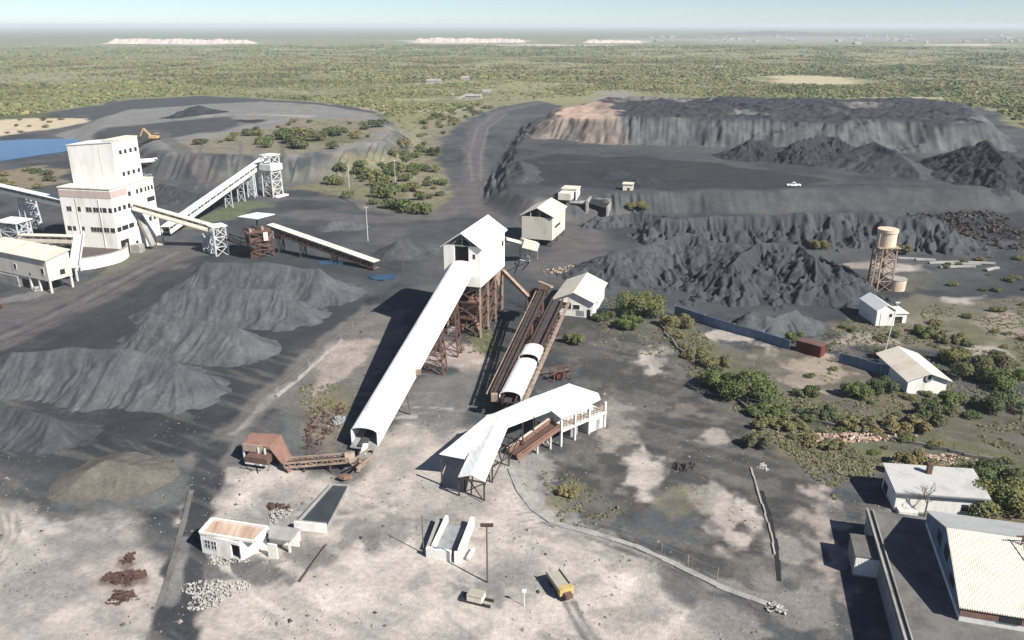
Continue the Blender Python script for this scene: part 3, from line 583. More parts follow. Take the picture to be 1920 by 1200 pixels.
def trestle(parent, c, u, w, l, z0, z1, mat, t=.28, splay=.0, tiers=2):
    """four legs (each a part) with cross bracing; c = centre on plan, u = unit direction of travel"""
    u = Vector((u[0], u[1], 0)).normalized(); n = Vector((-u.y, u.x, 0)); c = Vector((c[0], c[1], 0))
    pt = lambda i, j, f: c + u * (i * l / 2 * (1 + splay * (1 - f))) + n * (j * w / 2 * (1 + splay * (1 - f))) + Vector((0, 0, z0 + (z1 - z0) * f))
    cs = [(-1, -1), (1, -1), (1, 1), (-1, 1)] if l > .1 else [(0, -1), (0, 1)]
    for i, j in cs: MB().bar(pt(i, j, 0), pt(i, j, 1), t).build('leg', M[mat], parent, True)
    b = MB(); n_ = len(cs)
    for k in range(tiers):
        f0, f1 = k / tiers, (k + 1) / tiers
        for a in range(n_ if n_ > 2 else 1):
            p, q = cs[a], cs[(a + 1) % n_]
            b.bar(pt(*p, f0), pt(*q, f1), t * .5); b.bar(pt(*q, f0), pt(*p, f1), t * .5); b.bar(pt(*p, f1), pt(*q, f1), t * .6)
    b.build('bracing', M[mat], parent, True)
def conveyor(name, label, p, q, w=2.4, h=2.0, mat='steel', deck='belt', cover=None, step=2.6, group=None, cat='conveyor', sheet=None):
    """inclined truss gallery from p to q: side trusses, belt, optional roof"""
    p = Vector(p); q = Vector(q); m = (p + q) / 2; g = tz(m.x, m.y)
    root = thing(name, label, cat, (m.x, m.y, g), 0, group)
    u = (q - p); L = u.length; d = u.normalized(); n = Vector((-d.y, d.x, 0)).normalized(); up = d.cross(n); up = up if up.z > 0 else -up
    MB().hexa([p + n * (w / 2 - .25) * s + up * .25 for s in (-1, 1)] + [q + n * (w / 2 - .25) * s + up * .25 for s in (1, -1)], [p + n * (w / 2 - .25) * s + up * .45 for s in (-1, 1)] + [q + n * (w / 2 - .25) * s + up * .45 for s in (1, -1)]).build('belt', M[deck], root, True)
    N = max(2, int(L / step))
    for s in (-1, 1):
        b = MB(); o = n * (w / 2 * s)
        b.bar(p + o, q + o, .22, .30); b.bar(p + o + up * h, q + o + up * h, .22, .26)
        for i in range(N + 1):
            a = p + o + d * (L * i / N); b.bar(a, a + up * h, .16)
            if i < N: e = p + o + d * (L * (i + 1) / N); b.bar(a, e + up * h, .12) if i % 2 else b.bar(a + up * h, e, .12)
        b.build('side_truss', M[mat], root, True)
        if sheet: MB().hexa([p + o + n * s * .02 + up * .1, q + o + n * s * .02 + up * .1, q + o + n * s * .10 + up * .1, p + o + n * s * .10 + up * .1], [p + o + n * s * .02 + up * h * .62, q + o + n * s * .02 + up * h * .62, q + o + n * s * .10 + up * h * .62, p + o + n * s * .10 + up * h * .62]).build('side_sheet', M[sheet], root, True)
    if cover:
        a, b_ = up * (h + .16), up * (h + .28)
        MB().hexa([p - n * (w / 2 + .2) + a, p + n * (w / 2 + .2) + a, q + n * (w / 2 + .2) + a, q - n * (w / 2 + .2) + a], [p - n * (w / 2 + .2) + b_, p + n * (w / 2 + .2) + b_, q + n * (w / 2 + .2) + b_, q - n * (w / 2 + .2) + b_]).build('roof', M[cover], root, True)
    return root, d, n, up
def arch_shell(mb, p, q, w, side, rise, th=.12, n=14):
    """half round hood open at both ends; p, q lie on its floor line"""
    p = Vector(p); q = Vector(q); d = (q - p); hd = Vector((d.x, d.y, 0)).normalized(); nn = Vector((-hd.y, hd.x, 0)); Z = Vector((0, 0, 1))
    def prof(k):
        W = w / 2 - k; s = [(-W, 0), (-W, side)] + [(-W * math.cos(math.pi * i / n), side + (rise - k) * math.sin(math.pi * i / n)) for i in range(1, n)] + [(W, side), (W, 0)]
        return s
    o, i_ = prof(0), prof(th); m = len(o)
    ring = lambda c, s: [c + nn * a + Z * b for a, b in s]
    vs = ring(p, o) + ring(q, o) + ring(p, i_) + ring(q, i_)
    fs = []
    for k in range(m - 1):
        fs += [(k, k + 1, m + k + 1, m + k), (2 * m + k + 1, 2 * m + k, 3 * m + k, 3 * m + k + 1), (k + 1, k, 2 * m + k, 2 * m + k + 1), (m + k, m + k + 1, 3 * m + k + 1, 3 * m + k)]
    fs += [(0, m, 3 * m, 2 * m), (m - 1, 3 * m - 1, 4 * m - 1, 2 * m - 1)]
    return mb.add(vs, fs)
def pole(name, label, cat, base, h, r=.12, mat='wood', lean=(0, 0), arm=None, group=None, armmat=None):
    z = tz(base[0], base[1]); root = thing(name, label, cat, (base[0], base[1], z), 0, group)
    MB().tube((0, 0, -.3), (lean[0], lean[1], h), r, 8, r * .7).build('post', M[mat], root)
    if arm: MB().box(lean[0] - arm[0] / 2, lean[0] + arm[0] / 2, lean[1] - arm[1] / 2, lean[1] + arm[1] / 2, h - arm[2], h).build(arm[3] if len(arm) > 3 else 'crossarm', M[armmat or mat], root)
    return root

# ---------------------------------------------------------------- washing plant (left)
A = at(226, 482); pl = building('washing_plant', 'tall white washing plant of stepped blocks with rows of dark windows', 'plant building', A, 78)
L, W, H = 22., 18.5, 22.
MB().box(0, L, 0, W, -.5, H - .3).build('wall', M['white'], pl)
MB().box(-.25, L + .25, -.25, W + .25, H - .3, H).build('roof', M['cream'], pl)
b = MB(); b.box(-.08, .02, -.08, W + .02, H - 3.2, H - 1.0); b.box(.02, 8, -.08, .02, H - 3.2, H - 1.0); b.build('fascia_band', M['band'], pl)
for z, segs in ((14.3, ((.3, 1.5), (2.2, 3.6), (3.9, 4.6), (5, 7), (7.5, 9.6), (11.5, 12.6), (14.8, 16.6))), (7.9, ((.3, 2), (2.4, 4.3), (5, 9), (11.3, 12.3), (14.5, 15.6), (16, 17.6)))):
    for a0, a1 in segs: pane(pl, 'x', a0, a1, z, z + 1.5, frame='cream' if a1 - a0 > 1.5 else None)
for z, segs in ((18.0, ((8.4, 9.8), (12.5, 13.6), (14.6, 15.8), (17, 17.9), (18.6, 19.6), (20.4, 21.4))), (14.3, ((.5, 1.8), (2.6, 4), (5, 6.4), (7.4, 8.8), (17.5, 21.5))), (7.9, ((.6, 2.6), (3, 6), (6.5, 9), (10.5, 14), (17, 18.4), (19.4, 20.6)))):
    for a0, a1 in segs: pane(pl, 'y', a0, a1, z, z + 1.5)
pane(pl, 'y', 1.2, 5.2, -.2, 5.0, mat='void', name='door'); pane(pl, 'y', 8.5, 9.8, 1.8, 3.2)
MB().box(5.4, 8.2, -3.2, -.05, -.2, 2.6).build('porch', M['concrete'], pl)
zl = hz(132, 343, 272, 22); zr = hz(222, 334, 257, 22)
MB().prism([(5.4, 17, H), (5.4, .6, H), (5.4, .6, zr), (5.4, 17, zl)], (11, 0, 0)).build('upper_block', M['white'], pl)
MB().slab([(5.2, 17.2, zl + .28), (5.2, .5, zr + .28), (16.6, .5, zr + .28), (16.6, 17.2, zl + .28)], .25).build('upper_roof', M['roofwhite'], pl)
MB().box(5.33, 5.42, 5.4, 5.6, H, zr - 1.2).build('joint', M['cream'], pl)
zt = hz(230, 322, 246, 22)
MB().box(5.9, 17.4, -.0 + .2, 4.2, H, zt).build('lift_tower', M['white'], pl); MB().box(5.7, 17.6, .05, 4.4, zt, zt + .35).build('tower_roof', M['cream'], pl)
for z in (H + 2.6, zt - 4.4):
    for a0 in (7.6, 10., 12.6, 15.2): MB().box(a0, a0 + 1.2, .14, .3, z, z + 1.3).build('window', M['dark'], pl)
for y in (4.6, 12.8): MB().tube((-.14, y, 0), (-.14, y, H - 3.4), .11, 6).build('downpipe', M['cream'], pl)
for x, y in ((18.5, 8), (19.5, 13)): MB().tube((x, y, H), (x, y, H + 1.3), .35, 10).build('roof_vent', M['greysteel'], pl)
b = MB()
for x in (2, 21.6): b.bar((x, -.02, H + .9), (x, W, H + .9), .07) if x > 20 else None
for k in range(9): b.bar((21.7, .1 + k * 2.2, H), (21.7, .1 + k * 2.2, H + .95), .07)
b.bar((17.8, .1, H + .9), (21.7, .1, H + .9), .07); b.build('roof_railing', M['steel'], pl)
# steps, chutes at the foot
ch = thing('discharge_chute', 'grey sloping chute leaning on the right wall of the washing plant', 'chute', at(283, 462), 0)
a = loc(pl, 11.5, -.5, 10.5); MB().bar(a, at(287, 461, 1.2), 1.8, 1.1).build('trough', M['concrete'], ch, True); MB().bar(at(285, 460, 0), at(285, 460, 1.6), .7).build('support', M['greysteel'], ch, True)
ft = thing('footing', 'small pale block at the right foot of the washing plant', 'footing', at(302, 458), 0); MB().box(-1, 1, -1, 1, -.3, 2.8).box(-.6, .6, -.6, .6, 2.8, 3.1).build('block', M['cream'], ft)
# ---------------------------------------------------------------- thickener tank
c0 = at(163, 487); rt = abs(at(236, 487).x - c0.x); H_ = 3.6
tk = thing('thickener_tank', 'round white walled settling tank in front of the washing plant', 'tank', c0)
MB().ring((0, 0), rt - .4, rt, -.4, H_, 64).build('tank_wall', M['white'], tk); MB().disc((0, 0), rt - .4, -.3, H_ - .9, 64).build('sludge', M['sludge'], tk)
MB().ring((0, 0), rt - .55, rt + .12, H_, H_ + .2, 64).build('rim', M['concrete'], tk)
wk = thing('tank_walkway', 'pale blue grey lattice walkway climbing over the settling tank to the plant', 'walkway', at(150, 505), 0)
p, q = at(141, 502, 4.2), at(150, 440, 8.5); d = (q - p).normalized(); n = Vector((-d.y, d.x, 0)).normalized()
MB().hexa([p - n * 1.3, p + n * 1.3, q + n * 1.3, q - n * 1.3], [v + Vector((0, 0, .2)) for v in (p - n * 1.3, p + n * 1.3, q + n * 1.3, q - n * 1.3)]).build('deck', M['steel'], wk, True)
for s in (-1, 1):
    b = MB()
    for k in range(9): a = p.lerp(q, k / 8) + n * 1.3 * s; b.bar(a, a + Vector((0, 0, 1.3)), .14)
    for k in range(8): b.bar(p.lerp(q, k / 8) + n * 1.3 * s, p.lerp(q, (k + 1) / 8) + n * 1.3 * s + Vector((0, 0, 1.2)), .1)
    b.bar(p + n * 1.3 * s + Vector((0, 0, 1.3)), q + n * 1.3 * s + Vector((0, 0, 1.3)), .16); b.build('railing', M['steel'], wk, True)
for k in (0.02, .5): a = p.lerp(q, k); MB().bar((a.x, a.y, 0), a, .4).build('leg', M['steel'], wk, True)
bb = thing('settling_basin', 'open basin of dark blue water between the cream building and the round tank', 'basin', at(108, 487)); b0 = [at(92, 500, .9), at(128, 492, .9), at(134, 470, .9), at(92, 474, .9)]
MB().slab(b0, 1.3).build('water_surface', M['bluewater'], bb, True)
b = MB()
for i in range(4): b.bar(b0[i] + Vector((0, 0, .2)), b0[(i + 1) % 4] + Vector((0, 0, .2)), .6, 2.6)
b.build('basin_wall', M['concrete'], bb, True)
# ---------------------------------------------------------------- cream building at the left edge
A = at(97, 550); cb = building('pump_building', 'cream building on columns at the left edge with a lean-to roof', 'industrial building', A, 62)
# x runs back to the right, y runs left along the road
hE = hz(97, 550, 487); hB = hE + 1.3
MB().box(0, 7, 0, 30, 3.4, hE).build('wall', M['cream'], cb); MB().box(.3, 6.8, 9.2, 30, -.4, 3.4).build('lower_wall', M['cream'], cb)
MB().slab([(-.4, 30, hE - .1), (-.4, -.4, hE - .1), (7.5, -.4, hB), (7.5, 30, hB)], .2).build('roof', M['creamroof_y'], cb)
MB().prism([(0.02, -.01, hE - .2), (7, -.01, hE - .2), (7, -.01, hB - .1)], (0, .2, 0)).build('gable_wall', M['cream'], cb)
for x, y in ((.3, .3), (6.6, .3), (.3, 5), (6.6, 5), (.3, 9)): MB().box(x - .25, x + .25, y - .25, y + .25, -.4, 3.4).build('column', M['cream'], cb)
pane(cb, 'x', 1.6, 3.0, 5.2, 6.8, frame='white'); pane(cb, 'x', 14, 15.2, 5.0, 6.6, frame='white'); pane(cb, 'x', 8, 8.6, 4.1, 4.8); pane(cb, 'y', 3.5, 5, 4.4, 5.9)
MB().box(.2, .36, 10, 13, -.2, 2.4).build('door', M['void'], cb)
MB().box(-.5, -.02, 14, 30, -.3, 3.0).build('plinth', M['concrete'], cb)
for k, (px, py) in enumerate(((70, 545), (82, 541))):
    pm = thing('pump', 'grey pump set on the slab under the cream building', 'pump', at(px, py), R(62), 'pumps under the cream building')
    MB().tube((-.9, 0, .8), (.9, 0, .8), .5, 12).build('motor', M['greysteel'], pm); MB().box(-1.1, 1.1, -.6, .6, 0, .35).build('base', M['concrete'], pm); MB().tube((1.0, 0, .8), (1.5, 0, .8), .7, 12).build('casing', M['rust'], pm)
sl = thing('drum', 'small rusty drum at the left edge beside the road', 'drum', at(6, 578)); MB().tube((0, 0, -.1), (0, 0, 1.1), .5, 14).build('body', M['rust'], sl); MB().ring((0, 0), .44, .53, 1.08, 1.16, 16).build('rim', M['rust'], sl)
# lattice tower and conveyors on the far left
c1, d_, n_, u_ = conveyor('conveyor', 'cream covered conveyor entering the washing plant from the left edge', at(-60, 344, 13), loc(pl, 8, W, 13), 2.6, 2.0, 'steel', 'belt', 'roofwhite', sheet='cream')
trestle(c1, at(62, 433)[:2], d_, 4, 3.5, 0, 12.2, 'steel', .35, .35, 4)
c2, d_, n_, u_ = conveyor('conveyor', 'low cream conveyor with railings running to the foot of the washing plant', at(40, 452, 4.2), at(142, 455, 4.6), 2.6, 2.0, 'rustpale', 'belt', 'cream', sheet='cream')
trestle(c2, at(95, 465)[:2], d_, 2.6, 0, 0, 4.2, 'steel', .3, 0, 1); trestle(c2, at(45, 467)[:2], d_, 2.6, 0, 0, 4.2, 'steel', .3, 0, 1)
A = at(40, 470); hu = building('transfer_hut', 'open steel frame tower with a flat white roof at the left edge', 'transfer station', A, 70)
b = MB().slab([(-.6, 9, 9.3), (-.6, -.6, 9.3), (6, -.6, 9.6), (6, 9, 9.6)], .3); b.build('roof', M['roofwhite'], hu); MB().box(0, 5.5, 0, 8, 3.2, 3.5).build('floor', M['greysteel'], hu)
trestle(hu, loc(hu, 2.7, 4)[:2], (math.cos(R(70)), math.sin(R(70))), 8, 5.2, -.3, 9.2, 'steel', .35, 0, 3)
# ---------------------------------------------------------------- conveyor to the lattice loading tower
c3, d_, n_, u_ = conveyor('conveyor', 'long white conveyor rising from the plant foot to the lattice tower', at(312, 438, 1.0), at(500, 303, 12.5), 3.2, 2.3, 'steel', 'belt', 'roofwhite', sheet='white')
P3, Q3 = at(312, 438, 1.0), at(500, 303, 12.5)
for f in (.55, .68, .8, .9):
    a = P3.lerp(Q3, f); trestle(c3, a[:2], d_, 2.8, 0 if f < .8 else 1.8, 0, a.z, 'steel', .3, .1, 2 if f < .8 else 3)
A = at(513, 370); lt = building('loading_tower', 'white lattice loading tower at the top of the long conveyor', 'tower', A, 60)
zt = hz(513, 366, 290)
trestle(lt, loc(lt, 2.5, 2.5)[:2], (math.cos(R(60)), math.sin(R(60))), 5.2, 5.2, -.3, zt, 'steel', .42, .12, 5)
MB().box(-.8, 6, -.8, 6, zt - 6.2, zt - 3.6).build('chute_house', M['white'], lt); MB().box(-.6, 5.7, -.6, 5.7, zt, zt + .3).build('roof', M['roofwhite'], lt); MB().box(.3, 2.6, .5, 3.2, 1.2, 6).build('stair_box', M['rustpale'], lt); MB().box(-.5, 6.5, -2.5, 0, -.2, .6).build('plinth', M['white'], lt)
# ---------------------------------------------------------------- covered belt to the rusty transfer station
c4, d_, n_, u_ = conveyor('conveyor', 'cream conveyor sloping down from the plant wall to the white trestle', loc(pl, 9.5, -.3, 13.6), at(408, 437, 5.2), 2.6, 2.0, 'rustpale', 'belt', 'cream', sheet='cream')
trestle(c4, at(389, 468)[:2], d_, 2.6, 1.6, 0, 5.3, 'steel', .3, .1, 2)
A = at(405, 481); tr = building('trestle_tower', 'white open trestle with a small flat roof between two conveyors', 'trestle', A, 40)
zt = hz(405, 481, 428)
trestle(tr, loc(tr, 2.2, 2.2)[:2], (math.cos(R(40)), math.sin(R(40))), 4.2, 3.8, -.3, zt, 'steel', .36, .06, 3)
MB().box(-.3, 4.8, -.3, 4.8, zt, zt + .3).build('roof', M['roofwhite'], tr); MB().box(4, 7, 1, 3.4, zt - 5, zt - 4.4).build('landing', M['steel'], tr)
c5, d_, n_, u_ = conveyor('conveyor', 'short dark conveyor between the white trestle and the rusty transfer station', at(425, 447, 5), at(478, 465, 4.0), 2.2, 1.3, 'darksteel', 'belt')
A = at(470, 486); rs = building('transfer_station', 'dark rusty transfer station under a thin white canopy', 'transfer station', A, 30)
zt = hz(487, 480, 405)
trestle(rs, loc(rs, 4, 2.8)[:2], (math.cos(R(30)), math.sin(R(30))), 5.4, 7, -.3, 8.2, 'rust', .36, 0, 3)
MB().box(.4, 6.6, .6, 5, 3.2, 6.4).build('chute_box', M['rust'], rs); MB().box(1, 4, 1, 4, .2, 3.2).build('drive_house', M['scrap'], rs); MB().box(-.4, 7.6, -.4, 6, 8.2, 8.45).build('platform', M['rust'], rs); MB().box(4.6, 6, -.6, .9, 5.5, 8.2).build('control_box', M['cream'], rs)
for x, y in ((3.8, 2.8),): MB().box(x - .2, x + .2, y - .2, y + .2, 8.45, zt).build('canopy_post', M['darksteel'], rs)
MB().slab([(-1.6, 4.6, zt), (2.8, -1.8, zt), (9.4, 1.4, zt + .2), (5, 7, zt + .2)], .18).build('canopy_roof', M['roofwhite'], rs)
for p in ((1, 1), (5, 2), (2.5, 4)): MB().tube((p[0], p[1], 8.4), (p[0], p[1], 9.6), .5, 10).build('drum', M['rustpale'], rs)
P6, Q6 = at(506, 432, 6.8), at(706, 503, .6)
c6, d_, n_, u_ = conveyor('conveyor', 'long cream roofed conveyor sliding down to the ground right of the rusty station', P6, Q6, 2.6, 2.0, 'rust', 'belt', 'cream', sheet=None)
MB().bar(P6 + Vector((0, 0, .1)), Q6 + Vector((0, 0, .1)), 2.2, .3).build('floor_plate', M['rustpale'], c6, True)
for f in (.1, .32, .62): a = P6.lerp(Q6, f); trestle(c6, a[:2], d_, 2.4, 0, 0, a.z, 'darksteel', .34, .1, 2)
MB().box(-1.6, 1.6, -1.2, 1.2, 0, 2.6).build('transfer_box', M['concrete'], c6).location = (P6.x + 2 - c6.location.x, P6.y - c6.location.y - 1.5, P6.z - 2.2 - c6.location.z)
for k, (px, py, rx, ry) in enumerate(((622, 494, 26, 5), (716, 521, 26, 6))):
    b = [at(px + rx * math.cos(a) * random.uniform(.8, 1.1), py + ry * math.sin(a) * random.uniform(.8, 1.1)) for a in np.linspace(0, 6.2, 14)]
    o = MB().slab([(v.x, v.y, .33) for v in b], .3).build('water', M['puddle']); o['kind'] = 'structure'
b = [at(x, y) for x, y in ((-120, 262), (0, 265), (60, 262), (150, 261), (190, 266), (180, 276), (130, 284), (60, 294), (0, 303), (-120, 316))]
o = MB().slab([(v.x, v.y, .4) for v in b], .4).build('water', M['pond']); o['kind'] = 'structure'

# ---------------------------------------------------------------- head house on its rusty trestle
A = at(903, 634); hh = building('head_house', 'bright white gable roofed head house standing on a rusty trestle', 'head house', A, 73.6)
L, W, zb, ze, zr = 19., 9., 12.6, 22.2, 25.4
b = MB(); b.box(.25, L - .25, 0, .25, zb, ze); b.box(.25, L - .25, W - .25, W, zb, ze); b.box(L - .25, L, 0, W, zb, ze)
b.box(0, .25, 0, 2.9, zb, ze); b.box(0, .25, 6.3, W, zb, ze); b.box(0, .25, 2.9, 6.3, zb, 15.5); b.build('wall', M['white'], hh)
MB().box(.25, L - .25, .25, W - .25, zb, zb + .25).build('floor', M['greysteel'], hh)
gable(MB(), 0, L, 0, W, ze + .1, zr, 'x', .6, .16).build('roof', M['roofwhite'], hh)
b = MB(); gable_end(b, 'x', L - .25, 0, W, ze, zr - .2); b.build('gable_wall', M['white'], hh)
b = MB()
for x in (.2, 6, 12): b.bar((x, 0.2, ze), (x, W - .2, ze), .25); b.bar((x, W / 2, ze), (x, W / 2, zr - .3), .2); b.bar((x, 2, ze), (x, W / 2, zr - .4), .15); b.bar((x, W - 2, ze), (x, W / 2, zr - .4), .15)
b.build('roof_truss', M['greysteel'], hh)
pane(hh, 'x', 1.3, 1.9, 19.3, 20.4); pane(hh, 'y', 16.5, 18, 18.2, 19.6)
MB().prism([(12, .3, zb), (18.5, .3, zb), (17.2, .3, zb - 4), (14.5, .3, zb - 4)], (0, 5, 0)).build('hopper', M['rustpale'], hh)
u = (math.cos(R(73.6)), math.sin(R(73.6)))
for x in (.6, 6.5, 12.5, 18.4):
    for y in (.4, W - .4): MB().bar(loc(hh, x, y, -.3), loc(hh, x, y, zb), .45).build('leg', M['rustpale'], hh, True)
b = MB(); xs = (.6, 6.5, 12.5, 18.4); zs = (0.2, 4.3, 8.4, zb - .3)
for i, x in enumerate(xs):
    for k in range(3):
        b.bar(loc(hh, x, .4, zs[k]), loc(hh, x, W - .4, zs[k + 1]), .22); b.bar(loc(hh, x, W - .4, zs[k]), loc(hh, x, .4, zs[k + 1]), .22); b.bar(loc(hh, x, .4, zs[k + 1]), loc(hh, x, W - .4, zs[k + 1]), .28)
        if i < 3:
            for y in (.4, W - .4): b.bar(loc(hh, x, y, zs[k]), loc(hh, xs[i + 1], y, zs[k + 1]), .22); b.bar(loc(hh, xs[i + 1], y, zs[k]), loc(hh, x, y, zs[k + 1]), .2); b.bar(loc(hh, x, y, zs[k + 1]), loc(hh, xs[i + 1], y, zs[k + 1]), .28)
b.build('bracing', M['rust'], hh, True)
MB().box(1, 17, 3, 6.5, 4.2, 4.45).build('catwalk', M['rust'], hh); MB().box(2, 9, 4, 8, 8.3, 8.55).build('catwalk', M['rust'], hh)
b = MB().hexa([(3, 2, 5), (6, 2, 5), (6, 5, 5), (3, 5, 5)], [(1.8, 1.2, 8), (7.2, 1.2, 8), (7.2, 6, 8), (1.8, 6, 8)]); b.build('bin', M['rustlight'], hh)
MB().box(9, 12, 3, 6, .1, 3.2).build('machine_base', M['scrap'], hh); MB().box(3, 7, 6, 8.6, .1, 2.4).build('drive_unit', M['rustlight'], hh); MB().box(1.2, 2.4, 7.2, 8.4, .0, 1.3).build('control_box', M['steel'], hh)
for p, q in (((2, 1, 1), (8, 7, 7)), ((8, 1, 7), (13, 6, 1.5)), ((4, 8, 9), (10, 3, 4))): MB().bar(loc(hh, *p), loc(hh, *q), .9, .6).build('chute', M['rustlight'], hh, True)
lk = thing('inclined_chute', 'thin rusty inclined chute from the head house down to the brown conveyor', 'chute', at(960, 575), 0)
MB().bar(loc(hh, 17, -.2, 11.6), at(992, 556, 7.6), 1.0, .8).build('trough', M['rust'], lk, True); MB().bar(loc(hh, 17, -.2, 12.2), at(992, 556, 8.1), .8, .12).build('cover', M['rustpale'], lk, True)
# long arched gallery
T1 = loc(hh, -.05, 4.55, 0); T1.z = 15.4; T0 = at(684, 834, .9)
ga = thing('gallery', 'long bright white arched conveyor gallery climbing to the head house', 'conveyor gallery', ((T0.x + T1.x) / 2, (T0.y + T1.y) / 2, 0), 0)
arch_shell(MB(), T0, T1, 5.0, 2.5, .85).build('hood', M['roofwhite'], ga, True, False)
d_ = (T1 - T0).normalized(); n_ = Vector((-d_.y, d_.x, 0)).normalized(); e0 = T0 - d_ * 1.2
MB().hexa([e0 - n_ * 2.3, e0 + n_ * 2.3, T1 + n_ * 2.3, T1 - n_ * 2.3], [v + Vector((0, 0, .22)) for v in (e0 - n_ * 2.3, e0 + n_ * 2.3, T1 + n_ * 2.3, T1 - n_ * 2.3)]).build('floor', M['greysteel'], ga, True)
MB().hexa([e0 - n_ * .7 + Vector((0, 0, .6)), e0 + n_ * .7 + Vector((0, 0, .6)), T1 + n_ * .7 + Vector((0, 0, .6)), T1 - n_ * .7 + Vector((0, 0, .6))], [v + Vector((0, 0, .75)) for v in (e0 - n_ * .7, e0 + n_ * .7, T1 + n_ * .7, T1 - n_ * .7)]).build('belt', M['belt'], ga, True)
for f, t in ((.26, .22), (.62, .32), (.8, .32)):
    a = T0.lerp(T1, f); trestle(ga, a[:2], d_, 4.2, 0 if f < .5 else 2.2, -.3, a.z, 'rust', t, .3, 1 if f < .5 else 3)
MB().box(-.5, .5, -.4, .4, 0, 1).build('side_box', M['rustpale'], ga).location = tuple(T0.lerp(T1, .34) - n_ * 2.9 - ga.location + Vector((0, 0, .6)))
# tail end: rusty pulley frame below the gallery mouth
tl = thing('tail_pulley', 'tangled rusty tail frame with a pulley at the low mouth of the gallery', 'machine frame', at(672, 872), 0)
lp = lambda px, py, z: at(px, py, z)
b = MB()
for px in (655, 668, 682, 692): b.bar(at(px, 880 - (px - 655) * .5, -.2), at(px + 6, 872 - (px - 655) * .5, 2.6), .22)
b.bar(at(655, 868, 2.2), at(697, 838, 3.2), .3); b.bar(at(668, 878, 2.2), at(700, 852, 3.2), .3); b.bar(at(655, 868, 1), at(690, 860, 2.8), .18); b.bar(at(668, 884, .3), at(700, 856, 2.4), .2); b.bar(at(690, 868, .1), at(700, 845, 2.8), .2)
b.build('frame', M['rustpale'], tl, True)
p = at(656, 858, 2.0); MB().tube(p - Vector((.8, .2, 0)), p + Vector((.8, .2, 0)), 1.0, 18).build('pulley', M['rustpale'], tl, True); MB().tube(p - Vector((.9, .2, 0)), p + Vector((.9, .2, 0)), .3, 12).build('axle', M['void'], tl, True)
MB().bar(at(680, 852, 1.6), at(686, 832, 2.4), .9, .25).build('guard', M['steel'], tl, True); MB().bar(at(655, 892, .2), at(640, 896, .8), 1.2, .5).build('skirt', M['rustlight'], tl, True); MB().bar(at(672, 884, 0.2), at(677, 862, 2.2), .5, .3).build('cover', M['rustpale'], tl, True)
# ---------------------------------------------------------------- rusty hopper with tin roof and feeder
A = at(500, 870); ho = building('feed_hopper', 'rusty feed hopper with a tin roof and a long sloping chute', 'hopper', A, 45)
z1 = 4.3
q0 = [at(455, 833, 3.4), at(502, 838, 3.2), at(527, 815, 4.4), at(471, 811, 4.4)]; MB().slab(q0, .18).build('roof', M['rustlight'], ho, True)
q1 = [at(503, 838, 3.25), at(540, 884, .5), at(557, 875, .5), at(527, 815, 4.42)]; MB().slab(q1, .22).build('chute', M['rustlight'], ho, True)
MB().bar(at(456, 838, 3.1), at(492, 842, 3.0), .3, 1.3).build('side_sheet', M['rustpale'], ho, True)
for px, py in ((460, 868), (488, 872), (500, 874), (520, 858), (472, 848)): MB().bar(at(px, py, -.2), V3(at(px, py), 3.3), .26).build('leg', M['steel'], ho, True)
b = MB(); b.bar(at(460, 868, 1.6), at(500, 874, 1.6), .18); b.bar(at(460, 868, .6), at(488, 872, 2.2), .16); b.bar(at(488, 872, 1), at(500, 874, 2.4), .16); b.build('bracing', M['steel'], ho, True)
MB().slab([at(460, 856, 2.2), at(500, 862, 2.2), at(515, 845, 2.2), at(475, 840, 2.2)], 1.2).build('bin', M['rust'], ho, True)
c7, d_, n_, u_ = conveyor('conveyor', 'short rusty feeder conveyor between the tin roofed hopper and the gallery mouth', at(536, 872, .9), at(656, 862, 1.7), 1.8, .8, 'rustpale', 'scrap', step=1.6)
for f in (.3, .7): a = at(536, 872, .9).lerp(at(656, 862, 1.7), f); trestle(c7, a[:2], d_, 1.6, 0, -.2, a.z, 'rust', .2, .1, 1)

# ---------------------------------------------------------------- white shed behind, with its link and portal
A = at(1035, 463); s2 = building('screen_house', 'cream shed with a dark open gable on short rusty legs', 'shed', A, 72)
L, W, zb, ze, zr = 17., 10.6, 2.2, 9.8, 12.3
b = shell(MB(), L, W, zb, ze); gable_end(b, 'x', L - .25, 0, W, ze, zr - .2); b.build('wall', M['sheeting'], s2); gable(MB(), 0, L, 0, W, ze + .75, zr + .75, 'x', .6, .16).build('roof', M['creamroof'], s2)
MB().box(.3, L - .3, .3, W - .3, zb, zb + .2).build('floor', M['rust'], s2)
b = MB()
for y in (.2, 4.5, 7.6, W - .2): b.box(.05, .2, y - .1, y + .1, ze, ze + .75 + (2.4 * (1 - abs(y - W / 2) / (W / 2))))
b.build('gable_post', M['cream'], s2); pane(s2, 'y', 3, 10, 5.6, 6.4)
for x in (.5, 8.5, L - .5):
    for y in (.5, W - .5): MB().box(x - .25, x + .25, y - .25, y + .25, -.3, zb).build('leg', M['rust'], s2)
lg = thing('link_gallery', 'low cream walkway box joining the head house and the cream shed', 'gallery', at(975, 480), 0)
p, q = loc(hh, L - 3, -.2, 8.8), loc(s2, -.2, 7, 4.6); p = at(948, 447, 8.5); q = at(1006, 462, 5.0)
MB().bar(p, q.lerp(p, .48), 1.9, .7).build('walkway', M['cream'], lg, True); MB().bar(q.lerp(p, .5), q, 3.2, 2.5).build('box', M['cream'], lg, True)
for px, py in ((975, 487), (993, 490), (1008, 484)): MB().bar(at(px, py, -.2), V3(at(px, py), 5.5), .3).build('leg', M['rustpale'], lg, True)
b = MB(); b.bar(at(975, 487, 0), at(993, 490, 5), .2); b.bar(at(993, 490, 0), at(975, 487, 5), .2); b.bar(at(993, 490, 0), at(1008, 484, 5), .2); b.bar(at(965, 492, 0), at(990, 480, 4), .25); b.build('bracing', M['steel'], lg, True)
